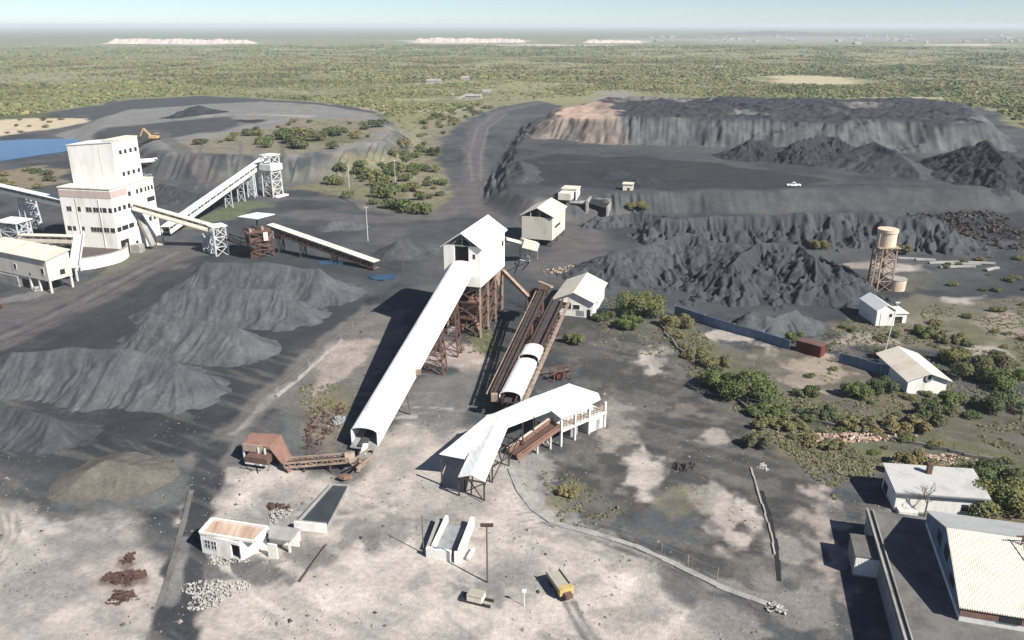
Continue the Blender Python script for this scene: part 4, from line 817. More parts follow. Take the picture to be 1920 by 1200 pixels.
A = atg(1080, 394); po = building('portal_hut', 'small white hut with a dark doorway behind the cream shed', 'hut', A, 72, z=A.z - .3)
b = MB().box(0, 6, 0, .3, -.3, 4.6).box(0, 6, 5.6, 5.9, -.3, 4.6).box(5.7, 6, .3, 5.6, -.3, 4.6).box(0, .3, 3.8, 5.6, -.3, 4.6).box(0, .3, .3, 3.8, 3.6, 4.6); b.build('wall', M['white'], po); MB().box(-.3, 6.3, -.3, 6.2, 4.6, 4.85).build('roof', M['creamroof'], po); MB().box(-5, -.05, 1, 6, 1.2, 3.8).build('loading_box', M['cream'], po)
pt = building('tunnel_mouth', 'concrete tunnel mouth with a black opening beside the small white hut', 'tunnel entrance', atg(1100, 384), 75, z=atg(1100, 384).z - .6)
b = MB().box(0, 9, 7.4, 8.2, -.3, 4.8).box(0, 9, -8.2, -7.6, -.3, 3.6).box(9, 9.6, -8.2, 8.2, -.3, 5).box(0, 9, -.4, .4, -.3, 5.6); b.build('wall', M['concrete'], pt); MB().box(.5, 9, .4, 7.4, 4.2, 4.6).build('roof', M['concrete'], pt); MB().slab([(2, -7.6, 2.6), (2, -.4, 4.4), (9, -.4, 5), (9, -7.6, 3.6)], .2).build('cover', M['void'], pt)  # the near-black slab paints in the shade of the open pit
hu2 = building('hut', 'tiny pale hut standing alone on the terrace', 'hut', at(1186, 361, ZT - .8), 78, z=ZT - 1.2); MB().box(0, 4, 0, 4, -.5, 3.6).build('wall', M['cream'], hu2); MB().box(-.3, 4.3, -.3, 4.3, 3.6, 3.85).build('roof', M['creamroof'], hu2); pane(hu2, 'x', 1.2, 2.2, 0, 2.2, mat='void', name='door')
# ---------------------------------------------------------------- control house
A = at(1111, 596); h8 = building('control_house', 'white house with a cream gable roof and dark windows under the tower', 'house', A, 74)
L, W, ze, zr = 17., 10., 4.3, 6.6
b = MB().box(0, L, 0, W, -.3, ze); gable_end(b, 'x', .0, 0, W, ze, zr - .25); gable_end(b, 'x', L - .25, 0, W, ze, zr - .25); b.build('wall', M['white'], h8); gable(MB(), 0, L, 0, W, ze + .1, zr, 'x', .7, .16).build('roof', M['creamroof'], h8)
pane(h8, 'x', 5.6, 9.0, 1.8, 3.6, frame='white'); pane(h8, 'x', 3.4, 5.1, 1.9, 3.1, frame='white'); pane(h8, 'x', 2.2, 4.3, .2, 1.6, mat='greysteel'); pane(h8, 'x', .6, 1.5, -.1, 2.1, mat='void', name='door'); pane(h8, 'y', 5, 6.5, 2, 3.2)
# ---------------------------------------------------------------- brown inclined conveyors
P8, Q8 = at(928, 742, 3.6), at(1018, 548, 9.5)
c8, d_, n_, u_ = conveyor('conveyor', 'narrow brown open belt conveyor rising beside the arched covers', P8, Q8, 1.5, .8, 'scrap', 'belt', step=2.)
b = MB(); b.bar(P8 - n_ * -1.6 + Vector((0, 0, .2)), Q8 - n_ * -1.6 + Vector((0, 0, .2)), .35, .12); b.build('walkway', M['rustpale'], c8, True)
for f in (.08, .35, .62, .88): a = P8.lerp(Q8, f); trestle(c8, a[:2], d_, 2.2, 1.2, -.3, a.z, 'rust', .28, .1, 3)
MB().bar(Q8 - d_ * .2, Q8 + d_ * 3.2, 2.4, 1.8).build('transfer_box', M['scrap'], c8, True); MB().bar(Q8 + d_ * 1 - n_ * 2 + Vector((0, 0, 1)), Q8 + d_ * 4.8 - n_ * -2 + Vector((0, 0, .5)), .9, .4).build('drive_guard', M['rustpale'], c8, True)
b = MB(); pa, pb = at(990, 560, 6.2), at(1020, 548, 7.6); b.bar(pa, pb, 2.6, 1.8); b.bar(pa + Vector((0, 0, 1.6)), pb + Vector((0, 0, 1.2)), 1.2, .8); b.build('transfer_chute', M['scrap'], c8, True)
b = MB()
for px, py in ((986, 590), (1000, 594), (996, 578), (1012, 586)): b.bar(at(px, py, -.2), V3(at(px, py), 6.6), .24)
b.bar(at(986, 590, .2), V3(at(1000, 594), 6), .16); b.bar(at(1000, 594, .2), V3(at(986, 590), 6), .16); b.bar(V3(at(986, 590), 3.2), V3(at(1012, 586), 3.2), .18); b.bar(V3(at(996, 578), .2), V3(at(1012, 586), 6), .16); b.build('support_frame', M['rust'], c8, True)
P9, Q9 = at(954, 758, 3.6), at(1046, 566, 5.6)
c9, d_, n_, u_ = conveyor('conveyor', 'wide rusty truss conveyor carrying two white arched covers', P9, Q9, 2.6, 1.1, 'scrap', 'belt', step=2.0)
for f in (.05, .25, .45, .65, .85): a = P9.lerp(Q9, f); trestle(c9, a[:2], d_, 3.4, 1.2, -.3, a.z, 'rust', .28, .08, 2)
jb = MB(); g_ = random.Random(3)
for k in range(26):
    a = P9.lerp(Q9, g_.random()) + n_ * g_.uniform(-2.2, 2.6); a.z = g_.uniform(.2, 4.2); jb.bar(a, a + Vector((g_.uniform(-1.4, 1.4), g_.uniform(-1.6, 1.6), g_.uniform(-.6, 1.6))), g_.uniform(.12, .4), g_.uniform(.1, .3))
jb.build('broken_bracing', M['rust'], c9, True)
b = MB(); o = n_ * -2.9; b.bar(P9 + o + u_ * .2, Q9 + o + u_ * .2, .5, .3); b.bar(P9 + o + u_ * 1.3, Q9 + o + u_ * 1.3, .14)
for k in range(24): a = P9.lerp(Q9, k / 23) + o; b.bar(a, a + u_ * 1.3, .12); b.bar(a, a - o * .5, .14)
b.build('side_walkway', M['rustpale'], c9, True)
LL = (Q9 - P9)
arch_shell(MB(), P9 + LL * .02 + u_ * .2, P9 + LL * .30 + u_ * .2, 4.2, .9, 1.0).build('cover', M['roofwhite'], c9, True)
arch_shell(MB(), P9 + LL * .335 + u_ * .2, P9 + LL * .435 + u_ * .2, 4.2, .9, 1.0).build('cover', M['roofwhite'], c9, True)
MB().box(-.6, .6, -.6, .6, 0, 1.3).build('motor_box', M['rustpale'], c9).location = tuple(P9 + n_ * 3.0 + d_ * 1 - c9.location)
sc_ = thing('scrap_machine', 'red rusted machine frame lying between the wide conveyor and the canopy', 'scrap frame', at(1050, 712), R(20))
b = MB()
for x in (-2, 0, 2): b.bar((x, -1, -.2), (x + .5, -1, 2.6), .2); b.bar((x, 1.2, -.2), (x + .3, 1.2, 2.6), .2); b.bar((x, -1, 2.4), (x + .3, 1.2, 1.2), .15)
b.bar((-2, -1, 2.4), (2.6, -1, 2.4), .25); b.bar((-2, 1.2, 2.4), (2.6, 1.2, 2.6), .25); b.bar((-2, 1.2, .4), (2, -1, 2.2), .15); b.build('frame', M['rust'], sc_); MB().box(-1, .8, -.6, .6, .6, 1.5).build('machine', M['redbox'], sc_); MB().box(1.2, 2, -.4, .4, 1.5, 2.1).build('cap', M['rustpale'], sc_)

# ---------------------------------------------------------------- crooked white canopy
cp = thing('canopy', 'crooked white elbow shaped canopy roof over the loading ramp', 'canopy', at(945, 860), 0)
f_l, f_c, f_r = at(859, 894, 3.7), at(884, 890, 4.5), at(909, 903, 3.6)
e_l, e_c, e_r = at(912, 778, 6.1), at(935, 781, 6.6), at(952, 801, 5.9)
MB().slab([f_l, f_c, e_c, e_l], .14).slab([f_c, f_r, e_r, e_c], .14).build('roof_sheet', M['roofwhite'], cp, True)
n_l, n_c, n_r = at(1006, 741, 6.3), at(1024, 748, 6.5), at(1036, 769, 5.8)
MB().slab([e_c, e_r, n_r, n_c], .14).slab([at(926, 775, 6.2), e_c, n_c, n_l], .14).slab([e_l, e_c, at(926, 775, 6.2)], .14).build('roof_sheet', M['roofwhite'], cp, True)
MB().slab([at(1004, 743, 6.36), at(1035, 771, 5.92), at(1053, 785, 5.5), at(1126, 748, 5.5), at(1122, 737, 6.0), at(1067, 719, 6.7)], .16).build('roof_sheet', M['roofwhite'], cp, True)
MB().slab([at(824, 851, 5.0), at(871, 860, 4.38), at(913, 778, 6.12), at(930, 774, 6.2)], .13).build('wing_roof', M['roofwhite'], cp, True)
for px, py, z in ((908, 940, 3.5), (861, 932, 3.6), (829, 912, 4.9), (954, 876, 5.8), (923, 907, 4.2), (872, 922, 3.7), (980, 850, 5.9), (1000, 838, 5.9)):
    MB().bar(at(px, py, -.2), V3(at(px, py), z), .26).build('leg', M['darksteel'], cp, True)
b = MB(); b.bar(f_l - Vector((0, 0, .2)), f_r - Vector((0, 0, .2)), .2); b.bar(at(872, 922, .4), V3(at(908, 940), 3.2), .14); b.bar(at(908, 940, .4), V3(at(872, 922), 3.2), .14)
b.bar(V3(at(908, 940), 2.4), V3(at(923, 907), 3.6), .14); b.bar(V3(at(923, 907), .5), V3(at(954, 876), 4), .14); b.bar(V3(at(923, 907), 3), V3(at(954, 876), 2), .14); b.bar(V3(at(954, 876), 3.6), V3(at(980, 850), 3.6), .16); b.bar(V3(at(954, 876), 1.2), V3(at(980, 850), 5), .14)
b.build('bracing', M['darksteel'], cp, True)
A = at(1050, 838); lb = building('loading_building', 'open fronted concrete loading building under the canopy', 'loading building', A, 41)
Lb, Wb = 11.6, 6.5
for x in (.2, 3.6, 7.2, 11.4): MB().box(x - .18, x + .18, -.18, .18, -.3, 5.2).build('column', M['palecon'], lb)
for x in (.2, 11.4): MB().box(x - .18, x + .18, Wb - .36, Wb, -.3, 5.2).build('column', M['palecon'], lb)
MB().box(0, Lb, -.3, Wb, 2.9, 3.3).build('floor', M['palecon'], lb); MB().box(7.6, Lb, .2, Wb, -.3, 2.9).build('lower_wall', M['white'], lb); MB().box(.3, 7.6, Wb - .6, Wb - .35, -.3, 2.9).build('rear_wall', M['concrete'], lb)
b = MB(); b.box(.4, 11.2, -.1, .05, 4.4, 4.55); b.box(.4, 11.2, -.1, .05, 3.9, 4.0)
for k in range(13): b.box(.6 + k * .86, .7 + k * .86, -.08, .03, 3.3, 5.2)
b.build('railing', M['rustpale'], lb); MB().box(9.4, 10.3, .12, .25, 0, 2.1).build('door', M['concrete'], lb)
MB().box(3.8, 5.6, 1.2, 3, 0, 1.7).build('machine', M['greysteel'], lb)
c10, d_, n_, u_ = conveyor('conveyor', 'rust red loading ramp conveyor rising under the canopy', at(964, 856, .3), at(1046, 797, 3.6), 2.4, .9, 'rustlight', 'rust', step=1.8, sheet='rustlight')
b = MB(); p = at(964, 856, .3); q = at(1046, 797, 3.6); b.bar(p + n_ * 1.6 + u_ * 1, q + n_ * 1.6 + u_ * 1, .5, .12); b.build('handrail', M['cream'], c10, True)
for f in (.45, .75): a = p.lerp(q, f); trestle(c10, a[:2], d_, 2.2, 0, -.3, a.z, 'palecon', .3, 0, 1)
# ================================================================ FOREGROUND
A = at(441, 1052); ht = building('cottage', 'small ruined white house with a rust streaked tin roof', 'house', A, 0)
q = [at(375, 1000, 3.1), at(476, 1017, 2.9), at(502, 990, 3.3), at(398, 974, 3.5)]
g0 = [at(381, 1034), at(452, 1050), at(500, 1022), at(404, 1006)]
b = MB()
for i in range(4):
    p_, q_ = g0[i], g0[(i + 1) % 4]; dd = (q_ - p_).normalized()
    if i == 0: b.bar(p_ + Vector((0, 0, 1.35)), p_.lerp(q_, .78) + Vector((0, 0, 1.35)), .25, 3.1); b.bar(p_.lerp(q_, .78) + Vector((0, 0, 2.65)), q_ + Vector((0, 0, 2.65)), .25, .5)
    else: b.bar(p_ + Vector((0, 0, 1.35)), q_ + Vector((0, 0, 1.35)), .25, 3.1)
b.build('wall', M['plaster'], ht, True)
MB().slab(q, .15).build('roof', M['rustroof'], ht, True)
b = MB(); up_v = Vector((0, 0, .12))
for i in (0, 1, 2, 3): b.bar(q[i] + up_v, q[(i + 1) % 4] + up_v, .45 if i in (1, 3) else .3, .34)
b.build('parapet', M['palecon'], ht, True)
nrm = Vector((0, -1, 0)); p_, q_ = g0[0], g0[1]; dd = (q_ - p_).normalized(); nn = Vector((dd.y, -dd.x, 0))
for f0, f1 in ((.1, .24), (.27, .41)):
    a, c = p_.lerp(q_, f0) + nn * .1, p_.lerp(q_, f1) + nn * .1
    w = MB().bar(a + Vector((0, 0, 1.6)), c + Vector((0, 0, 1.6)), .12, 1.3).build('window', M['dark'], ht, True)
    f = MB()
    for g in (0, .5, 1): x = a.lerp(c, g) + nn * .06; f.bar(x + Vector((0, 0, .9)), x + Vector((0, 0, 2.3)), .07)
    for z in (.92, 1.6, 2.26): f.bar(a + nn * .06 + Vector((0, 0, z)), c + nn * .06 + Vector((0, 0, z)), .07)
    o = f.build('frame', M['steel'], ht, True); o.parent = w
MB().slab([g0[0] + Vector((0, 0, .05)), g0[1] + Vector((0, 0, .05)), g0[2] + Vector((0, 0, .05)), g0[3] + Vector((0, 0, .05))], .2).build('floor', M['concrete'], ht, True)
kt = thing('carport', 'low white carport with a flat grey roof joined to the ruined house', 'carport', at(535, 1030), 0)
k0 = [at(503, 1008, 2.3), at(544, 1014, 2.2), at(563, 991, 2.4), at(505, 983, 2.6)]; MB().slab(k0, .22).build('roof', M['concrete'], kt, True)
b = MB(); b.bar(at(503, 1032, 1), at(520, 1035, 1), .22, 2.4); b.bar(at(505, 1006, 1.1), at(560, 1012, 1.1), .22, 2.3); b.build('wall', M['plaster'], kt, True)
for px, py in ((544, 1036), (562, 1014)): MB().bar(at(px, py, -.2), V3(at(px, py), 2.2), .3).build('post', M['plaster'], kt, True)
# basin
bs = thing('concrete_basin', 'long sunken concrete basin of dark water with a pale kerb', 'basin', at(605, 950), 0)
k1 = [at(554, 984, .5), at(612, 990, .5), at(654, 910, .3), at(622, 908, .3)]
MB().slab([v - Vector((0, 0, .12)) for v in k1], .5).build('water_surface', M['basinwater'], bs, True)
b = MB(); b.bar(k1[0], k1[1], .5, 1.5); b.bar(k1[3] - Vector((0, 0, .1)), k1[0] - Vector((0, 0, .1)), .4, .5); b.bar(k1[1] - Vector((0, 0, .25)), k1[2] - Vector((0, 0, .18)), .25, .4); b.bar(k1[2] - Vector((0, 0, .15)), k1[3] - Vector((0, 0, .15)), .3, .4); b.build('kerb', M['concrete'], bs, True); MB().bar(k1[0] + Vector((-.1, -.28, 0)), k1[1] + Vector((.1, -.28, 0)), .25, 1.6).build('end_wall', M['plaster'], bs, True)
# white drive-through walls
wb = thing('concrete_bay', 'white walled concrete bay shaped like a U beside the thin pole', 'loading bay', at(845, 1015), 0)
MB().slab([at(812, 1030, .25), at(850, 1034, .25), at(876, 985, .25), at(836, 985, .25)], .5).build('floor', M['greysteel'], wb, True)
b = MB(); b.bar(at(800, 1036, .6), at(846, 1044, .6), .5, 1.9); b.bar(at(852, 1046, .6), at(866, 1046, .6), .5, 1.9); b.build('front_wall', M['plaster'], wb, True)
MB().bar(at(862, 1040, .7), at(886, 978, .7), .55, 1.7).build('side_wall', M['plaster'], wb, True); MB().bar(at(812, 1028, .55), at(838, 972, .55), .45, 1.1).build('kerb', M['plaster'], wb, True); MB().bar(at(802, 1030, .6), at(822, 976, .6), .3, 1.2).build('outer_kerb', M['concrete'], wb, True)
MB().bar(at(877, 1048, .25), at(888, 1030, .25), .4, .5).build('loose_kerb', M['palecon'], wb, True)
# poles
pole('lamp_post', 'tall dark post with a rusty floodlight panel beside the white bay', 'lamp post', at(914, 1091), 9.2, .13, 'wood', (0, 0), (1.7, .3, .4, 'lamp_panel'), armmat='scrap')
pole('pole', 'thin bare pole at the left corner of the white bay', 'pole', at(794, 1037), 6.3, .09, 'wood')
pole('marker_post', 'short thin white post on the sand between the pale box and the yellow trailer', 'post', at(983, 1135), 2.6, .05, 'vehwhite', (0, 0), (.5, .1, .5, 'plate'))
for lab, px, py, h in (('pale pole on the scrubby rise, right of the lattice tower', 742, 355, 13), ('pale pole beside the small grey heap in the yard', 690, 452, 12), ('pale pole left of the scrubby rise below the ring dump', 655, 352, 10), ('dark pole in front of the dark heap left of the head house', 756, 510, 10)):
    pole('utility_pole', lab, 'utility pole', at(px, py), h, .12, 'steel' if 'pale' in lab else 'wood', (0, 0), (1.6, .15, .15), group='utility poles around the plant')
pole('lamp_post', 'leaning pale lamp post standing before the white hut and water tower', 'lamp post', at(1657, 668), 12.5, .12, 'steel', (1.6, 1.0), (1.0, .3, .25, 'lamp_head'))
# pale box on skids
bx = thing('tank_box', 'small pale cream box on dark skids lying on the sand', 'box', at(893, 1127), R(-20)); MB().box(-1.0, 1.0, -.75, .75, .35, 1.2).build('body', M['cream'], bx); MB().box(-1.05, 1.05, -.8, .8, 1.2, 1.27).build('lid', M['paleload'], bx); b = MB(); b.box(-2, 2.2, -.7, -.5, 0, .35); b.box(-2, 2.2, .5, .7, 0, .35); b.build('skid', M['darksteel'], bx)
# yellow trailer
p, q = at(1062, 1122), at(1036, 1086); d_ = (q - p).normalized(); yl = thing('trailer', 'old yellow fronted flat trailer with a dusty load', 'trailer', p, math.atan2(d_.y, d_.x))
Lt = (q - p).length
MB().box(.0, Lt, -.95, .95, .75, 1.0).build('bed', M['rust'], yl); MB().box(.7, Lt - .1, -.9, .9, 1.0, 1.35).build('load', M['paleload'], yl); MB().box(-.1, .7, -1.0, 1.0, .6, 1.6).build('headboard', M['yellow'], yl)
b = MB(); b.box(.7, Lt, -1.0, -.9, 1.0, 1.6); b.box(.7, Lt, .9, 1.0, 1.0, 1.6); b.build('side_board', M['paleload'], yl); MB().box(-.9, -.1, -.5, .5, .55, 1.1).build('drawbar', M['rust'], yl)
for x in (.9, Lt - 1):
    for s in (-1, 1): MB().tube((x, s * .72, .42), (x, s * 1.02, .42), .45, 16).build('wheel', M['tyre'], yl)
# scrap and rubble
def pile(name, label, cat, px, py, rx, ry, n, mat, s0, s1, hmax=.7, group=None, flat=False):
    c = at(px, py); m = MB(); loose = n >= 50
    ex = (at(px + rx, py) - c).length; ey = (at(px, py - ry) - c).length
    n = int(n * 2.2); s0 *= .55; s1 *= .6
    for k in range(n):
        a = random.uniform(0, 6.28); t = math.sqrt(random.random()) * (1 + .28 * math.sin(3 * a + px) + .16 * math.sin(5 * a + py)); x, y = ex * t * math.cos(a), ey * t * math.sin(a); z = max(0, hmax * (1 - t)) * random.random()
        s = s0 + (s1 - s0) * random.random() ** 2; v = []
        rot = Matrix.Rotation(random.uniform(0, 6.28), 3, 'Z') @ Matrix.Rotation(random.uniform(-.6, .6), 3, 'X') @ Matrix.Rotation(random.uniform(-.5, .5), 3, 'Y')
        sx, sy, sz = s * random.uniform(.5, 1.6), s * random.uniform(.4, 1), s * (random.uniform(.08, .2) if flat else random.uniform(.3, .8))
        for zz in (-1, 1):
            for i, j in ((-1, -1), (1, -1), (1, 1), (-1, 1)): v.append(rot @ Vector((i * sx * random.uniform(.3, .55), j * sy * random.uniform(.3, .55), zz * sz * .5)) + Vector((x, y, z + sz * .3)))
        m.hexa(v[:4], v[4:])
    o = m.build(name, M[mat]); o.location = c; return tag(o, label, cat, group, 'stuff' if loose else None)
pile('scrap_heap', 'flat heap of rusty scrap plates on the sand near the ditch, longest of the three', 'scrap heap', 232, 1083, 38, 11, 70, 'scrap', .5, 1.6, .6, flat=True)
pile('scrap_heap', 'round heap of dark red scrap, nearest of the three scrap heaps', 'scrap heap', 228, 1121, 25, 12, 50, 'scrap', .5, 1.3, .7, flat=True)
pile('scrap_heap', 'small dark scrap heap, farthest of the three by the ditch', 'scrap heap', 242, 1047, 11, 9, 22, 'scrap', .4, .9, .6)
pile('rubble_heap', 'broad spread of broken white rubble beside the dark ditch', 'rubble heap', 396, 1112, 50, 26, 330, 'rubble', .12, .62, .3)
pile('rubble_heap', 'white rubble crumbling from the front wall of the ruined house', 'rubble heap', 422, 1052, 36, 8, 130, 'rubble', .15, .55, .5)
pile('rubble_heap', 'small heap of white and brown rubble behind the carport roof', 'rubble heap', 522, 965, 20, 13, 60, 'rubble', .2, .7, .5)
pile('scrap_heap', 'brown scrap lying behind the white rubble near the basin', 'scrap heap', 522, 952, 20, 8, 30, 'scrap', .4, 1.0, .4)
pile('debris_heap', 'tangle of rusty debris and dry weeds left of the gallery mouth', 'debris heap', 603, 800, 34, 42, 150, 'scrap', .3, 1.0, .6)
pile('debris_heap', 'pale sheet scraps lying near the gallery shadow', 'debris heap', 635, 790, 8, 6, 26, 'greysteel', 1.0, 2.2, .4, flat=True)
pile('rubble_heap', 'pink and red brick rubble bank along the weedy ditch', 'rubble heap', 1590, 822, 105, 8, 150, 'brick', .4, 1.4, .8)
pile('rubble_heap', 'pink brick rubble behind the grey roofed house', 'rubble heap', 1740, 862, 70, 7, 80, 'brick', .4, 1.2, .6)
pile('rubble_heap', 'dark charred debris lying on the grey ground left of the drain', 'debris heap', 1282, 877, 20, 7, 40, 'darksteel', .4, 1.3, .7)
pile('rubble_heap', 'small white rubble at the head of the drain', 'rubble heap', 1431, 876, 10, 6, 25, 'rubble', .3, .8, .4)
pile('rubble_heap', 'pale rubble at the near end of the long concrete drain', 'rubble heap', 1455, 1140, 16, 10, 45, 'rubble', .3, .8, .4)
pile('debris_heap', 'black debris strewn between the far coal heap and the right edge', 'debris heap', 1815, 425, 110, 26, 420, 'darksteel', .8, 2.8, 1.0)
pile('junk_heap', 'rusty junk and old drums behind the white control house', 'scrap heap', 1060, 510, 36, 9, 50, 'rustpale', .5, 1.6, 1.2)
for i, (px, py, l, a) in enumerate(((1705, 487, 7, -.2), (1735, 489, 6, -.1), (1770, 494, 10, .1), (1810, 497, 9, -.1), (1795, 502, 11, .05), (1860, 506, 6, .5), (1840, 495, 8, -.15))):
    o = MB().hexa([(-l / 2, -.5, 0), (l / 2, -.5, 0), (l / 2, .5, 0), (-l / 2, .5, 0)], [(-l / 2, -.45, .5), (l / 2, -.45, .45), (l / 2, .45, .5), (-l / 2, .45, .55)]).build('concrete_beam', M['concrete']); c = at(px, py); o.location = (c.x, c.y, 0.15); o.rotation_euler.z = a
    tag(o, 'pale concrete beam lying flat on the ground past the water tower', 'beam', 'concrete beams lying past the water tower')
# fallen pole
o = MB().tube(at(563, 1089, .2), at(613, 1020, .2), .12, 8).build('fallen_pole', M['wood']); tag(o, 'dark fallen pole lying on the sand right of the carport', 'pole')
# drains and low walls
def strip(name, label, cat, pts, w, h, mat, jit=.12, gap=.06):
    """weathered kerb or low wall: short settled lengths, some missing"""
    m = MB(); P = [at(x, y, 0) for x, y in pts]; g = random.Random(int(pts[0][0])); Q = []
    for a, b_ in zip(P[:-1], P[1:]):
        n = max(1, int((b_ - a).length / 2.2)); Q += [a.lerp(b_, i / n) for i in range(n)]
    Q.append(P[-1]); off = 0.
    for a, b_ in zip(Q[:-1], Q[1:]):
        d = (b_ - a).normalized(); n = Vector((-d.y, d.x, 0)); off = off * .7 + g.uniform(-jit, jit)
        if g.random() < gap: continue
        hh = h * g.uniform(.6, 1.15); ww = w * g.uniform(.8, 1.15) / 2; z0, z1 = tz(a.x, a.y), tz(b_.x, b_.y); t = g.uniform(-.06, .06) * h
        c = [a + n * (off - ww), a + n * (off + ww), b_ + n * (off + ww), b_ + n * (off - ww)]; zs = (z0, z0, z1, z1)
        m.hexa([(v.x, v.y, z - .4) for v, z in zip(c, zs)], [(v.x, v.y, z + hh + s * t) for v, z, s in zip(c, zs, (1, -1, -1, 1))])
    o = m.build(name, M[mat]); return tag(o, label, cat)
strip('drain_kerb', 'long low concrete drain cover running across the foreground to the right', 'drain', [(1120, 1002), (1190, 1025), (1270, 1060), (1345, 1097), (1440, 1132)], 1.0, .22, 'concrete')
strip('drain_kerb', 'thin pale kerb running beside the narrow drain on the right', 'kerb', [(1409, 878), (1424, 930), (1440, 980), (1452, 1040)], .3, .2, 'concrete')
strip('channel', 'dark narrow channel running towards the end of the concrete drain', 'channel', [(1428, 920), (1444, 970), (1456, 1030), (1463, 1110)], .7, .06, 'void')
strip('low_wall', 'pale low boundary wall between the stockpiles and the gallery', 'wall', [(520, 745), (560, 712), (600, 676), (640, 640)], .5, .5, 'concrete')
strip('low_wall', 'broken pale low wall beside the ditch at the left', 'wall', [(300, 1135), (316, 1080), (330, 1030), (347, 975), (362, 920)], .8, .2, 'darkcon')
strip('track_bed', 'crumbled concrete edge curving from the canopy to the long drain', 'kerb', [(958, 880), (975, 920), (1000, 955), (1035, 980), (1080, 992), (1120, 1003)], 1.1, .15, 'concrete', .12, 0)
strip('ditch_wall', 'long low dark wall running along the weedy ditch to the right edge', 'wall', [(1236, 608), (1275, 655), (1330, 702), (1405, 768), (1540, 794), (1700, 832), (1890, 866)], .5, .6, 'darkcon', .5, .16)
# posts with wire along the yard
def fence(name, label, pts, h, step, mat='rustpale', r=.07):
    P = [at(x, y) for x, y in pts]; c = P[0]; rt = thing(name, label, 'fence', (c.x, c.y, 0)); wire = MB(); prev = None
    for a, b_ in zip(P[:-1], P[1:]):
        n = max(1, int((b_ - a).length / step))
        for i in range(n):
            p = a.lerp(b_, i / n); g = tz(p.x, p.y)
            MB().tube((p.x, p.y, g - .2), (p.x + random.uniform(-.15, .15), p.y, g + h), r, 6).build('post', M[mat], rt, True)
            t = Vector((p.x, p.y, g + h * .9))
            if prev: wire.bar(prev, t, .035); wire.bar(prev - Vector((0, 0, h * .45)), t - Vector((0, 0, h * .45)), .035)
            prev = t
    wire.build('wire', M['greysteel'], rt, True)
fence('wire_fence', 'wire fence on thin pale posts along the edge of the stockpile yard', [(520, 740), (580, 690), (640, 640), (700, 575)], 2.0, 7, 'greysteel', .05)
fence('wire_fence', 'wire fence with rusty posts along the concrete drain in the foreground', [(1040, 990), (1100, 992), (1190, 1018), (1290, 1062), (1400, 1110)], 1.9, 4.0)
fence('wire_fence', 'broken wire fence along the weedy ditch on the right', [(1240, 612), (1290, 660), (1400, 760), (1540, 790), (1700, 825), (1880, 862)], 1.6, 7.0, 'wood')

# ================================================================ RIGHT SIDE
# water tower
A = at(1646, 545); wt = thing('water_tower', 'rusty lattice water tower carrying a beige cylindrical tank', 'water tower', A)
h = hz(1646, 545, 432); zt = h - 5.0; cx = at(1648, 541); cz = Vector((cx.x - A.x, cx.y - A.y, 0))
trestle(wt, cx[:2], (1, .15), 4.6, 4.2, -.3, zt, 'rustpale', .36, .06, 4)
ctr = (cz.x + .0, cz.y)
MB().box(ctr[0] - 3, ctr[0] + 3, ctr[1] - 3, ctr[1] + 3, zt, zt + .25).build('platform', M['rustpale'], wt)
MB().tube((ctr[0], ctr[1], zt + .25), (ctr[0], ctr[1], h - .3), 2.55, 28).build('tank', M['tankbeige'], wt); MB().disc(ctr, 2.75, h - .9, h, 28).build('lid', M['tankbeige'], wt)
MB().bar((ctr[0] - 3.4, ctr[1] - 2.2, 0), (ctr[0] - 2.7, ctr[1] - 1.6, zt + 4), .3).build('ladder', M['rustpale'], wt); MB().tube((ctr[0], ctr[1], 0), (ctr[0], ctr[1], zt), .25, 8).build('pipe', M['rustpale'], wt)
A = at(1684, 546); t2 = thing('water_tank', 'squat pale round tank at the foot of the water tower', 'tank', A); MB().tube((0, 2, -.2), (0, 2, 3.0), 2.5, 28, 2.7).build('tank', M['tankbeige'], t2); MB().disc((0, 2), 2.75, 3.0, 3.2, 28).build('lid', M['concrete'], t2)
def gh(name, label, A, th, L, W, ze, zr, wall, roof, axis='x', ov=.5, wins=(), cat='house'):
    g = building(name, label, cat, A, th); b = MB().box(0, L, 0, W, -.4, ze)
    for pos in ((0, L - .2) if axis == 'x' else (0, W - .2)): gable_end(b, axis, pos, 0, W if axis == 'x' else L, ze, zr - .2, .2)
    b.build('wall', M['plaster' if wall == 'white' else wall], g); gable(MB(), 0, L, 0, W, ze + .1, zr, axis, ov, .15).build('roof', M[roof], g)
    for w in wins: pane(g, *w[:5], mat=w[5] if len(w) > 5 else 'dark', name=w[6] if len(w) > 6 else 'window')
    return g
# pump hut beside the tower (gable faces the camera)
g = gh('pump_hut', 'white gabled hut in front of the water tower with a flat annex', at(1641, 612), 2, 4.6, 9.5, 4.2, 5.7, 'white', 'roofwhite_y', 'y', .3, (('y', 3.1, 3.8, 2.4, 3.2), ('y', .9, 1.0, 0, 3.5)))
MB().box(4.62, 8.6, 2.0, 6.5, -.4, 2.6).build('annex_wall', M['white'], g); MB().box(4.64, 8.9, 1.6, 6.9, 2.6, 2.8).build('annex_roof', M['roofwhite'], g); MB().box(5.4, 7.6, 1.92, 2.05, -.1, 1.8).build('door', M['void'], g)
g = gh('store_house', 'white house with a wide cream gable roof among the right bushes', at(1699, 738), 0, 7.8, 13.5, 3.2, 4.7, 'white', 'creamroof_y', 'y', .7, (('y', 3.3, 4.6, 3.0, 4.0, 'void', 'vent'),))
v_ = MB().ring((0, 0), .45, .75, 0, .25, 20).build('vent_ring', M['greysteel'], g); v_.rotation_euler = (R(90), 0, 0); v_.location = (3.95, -.05, 3.5)
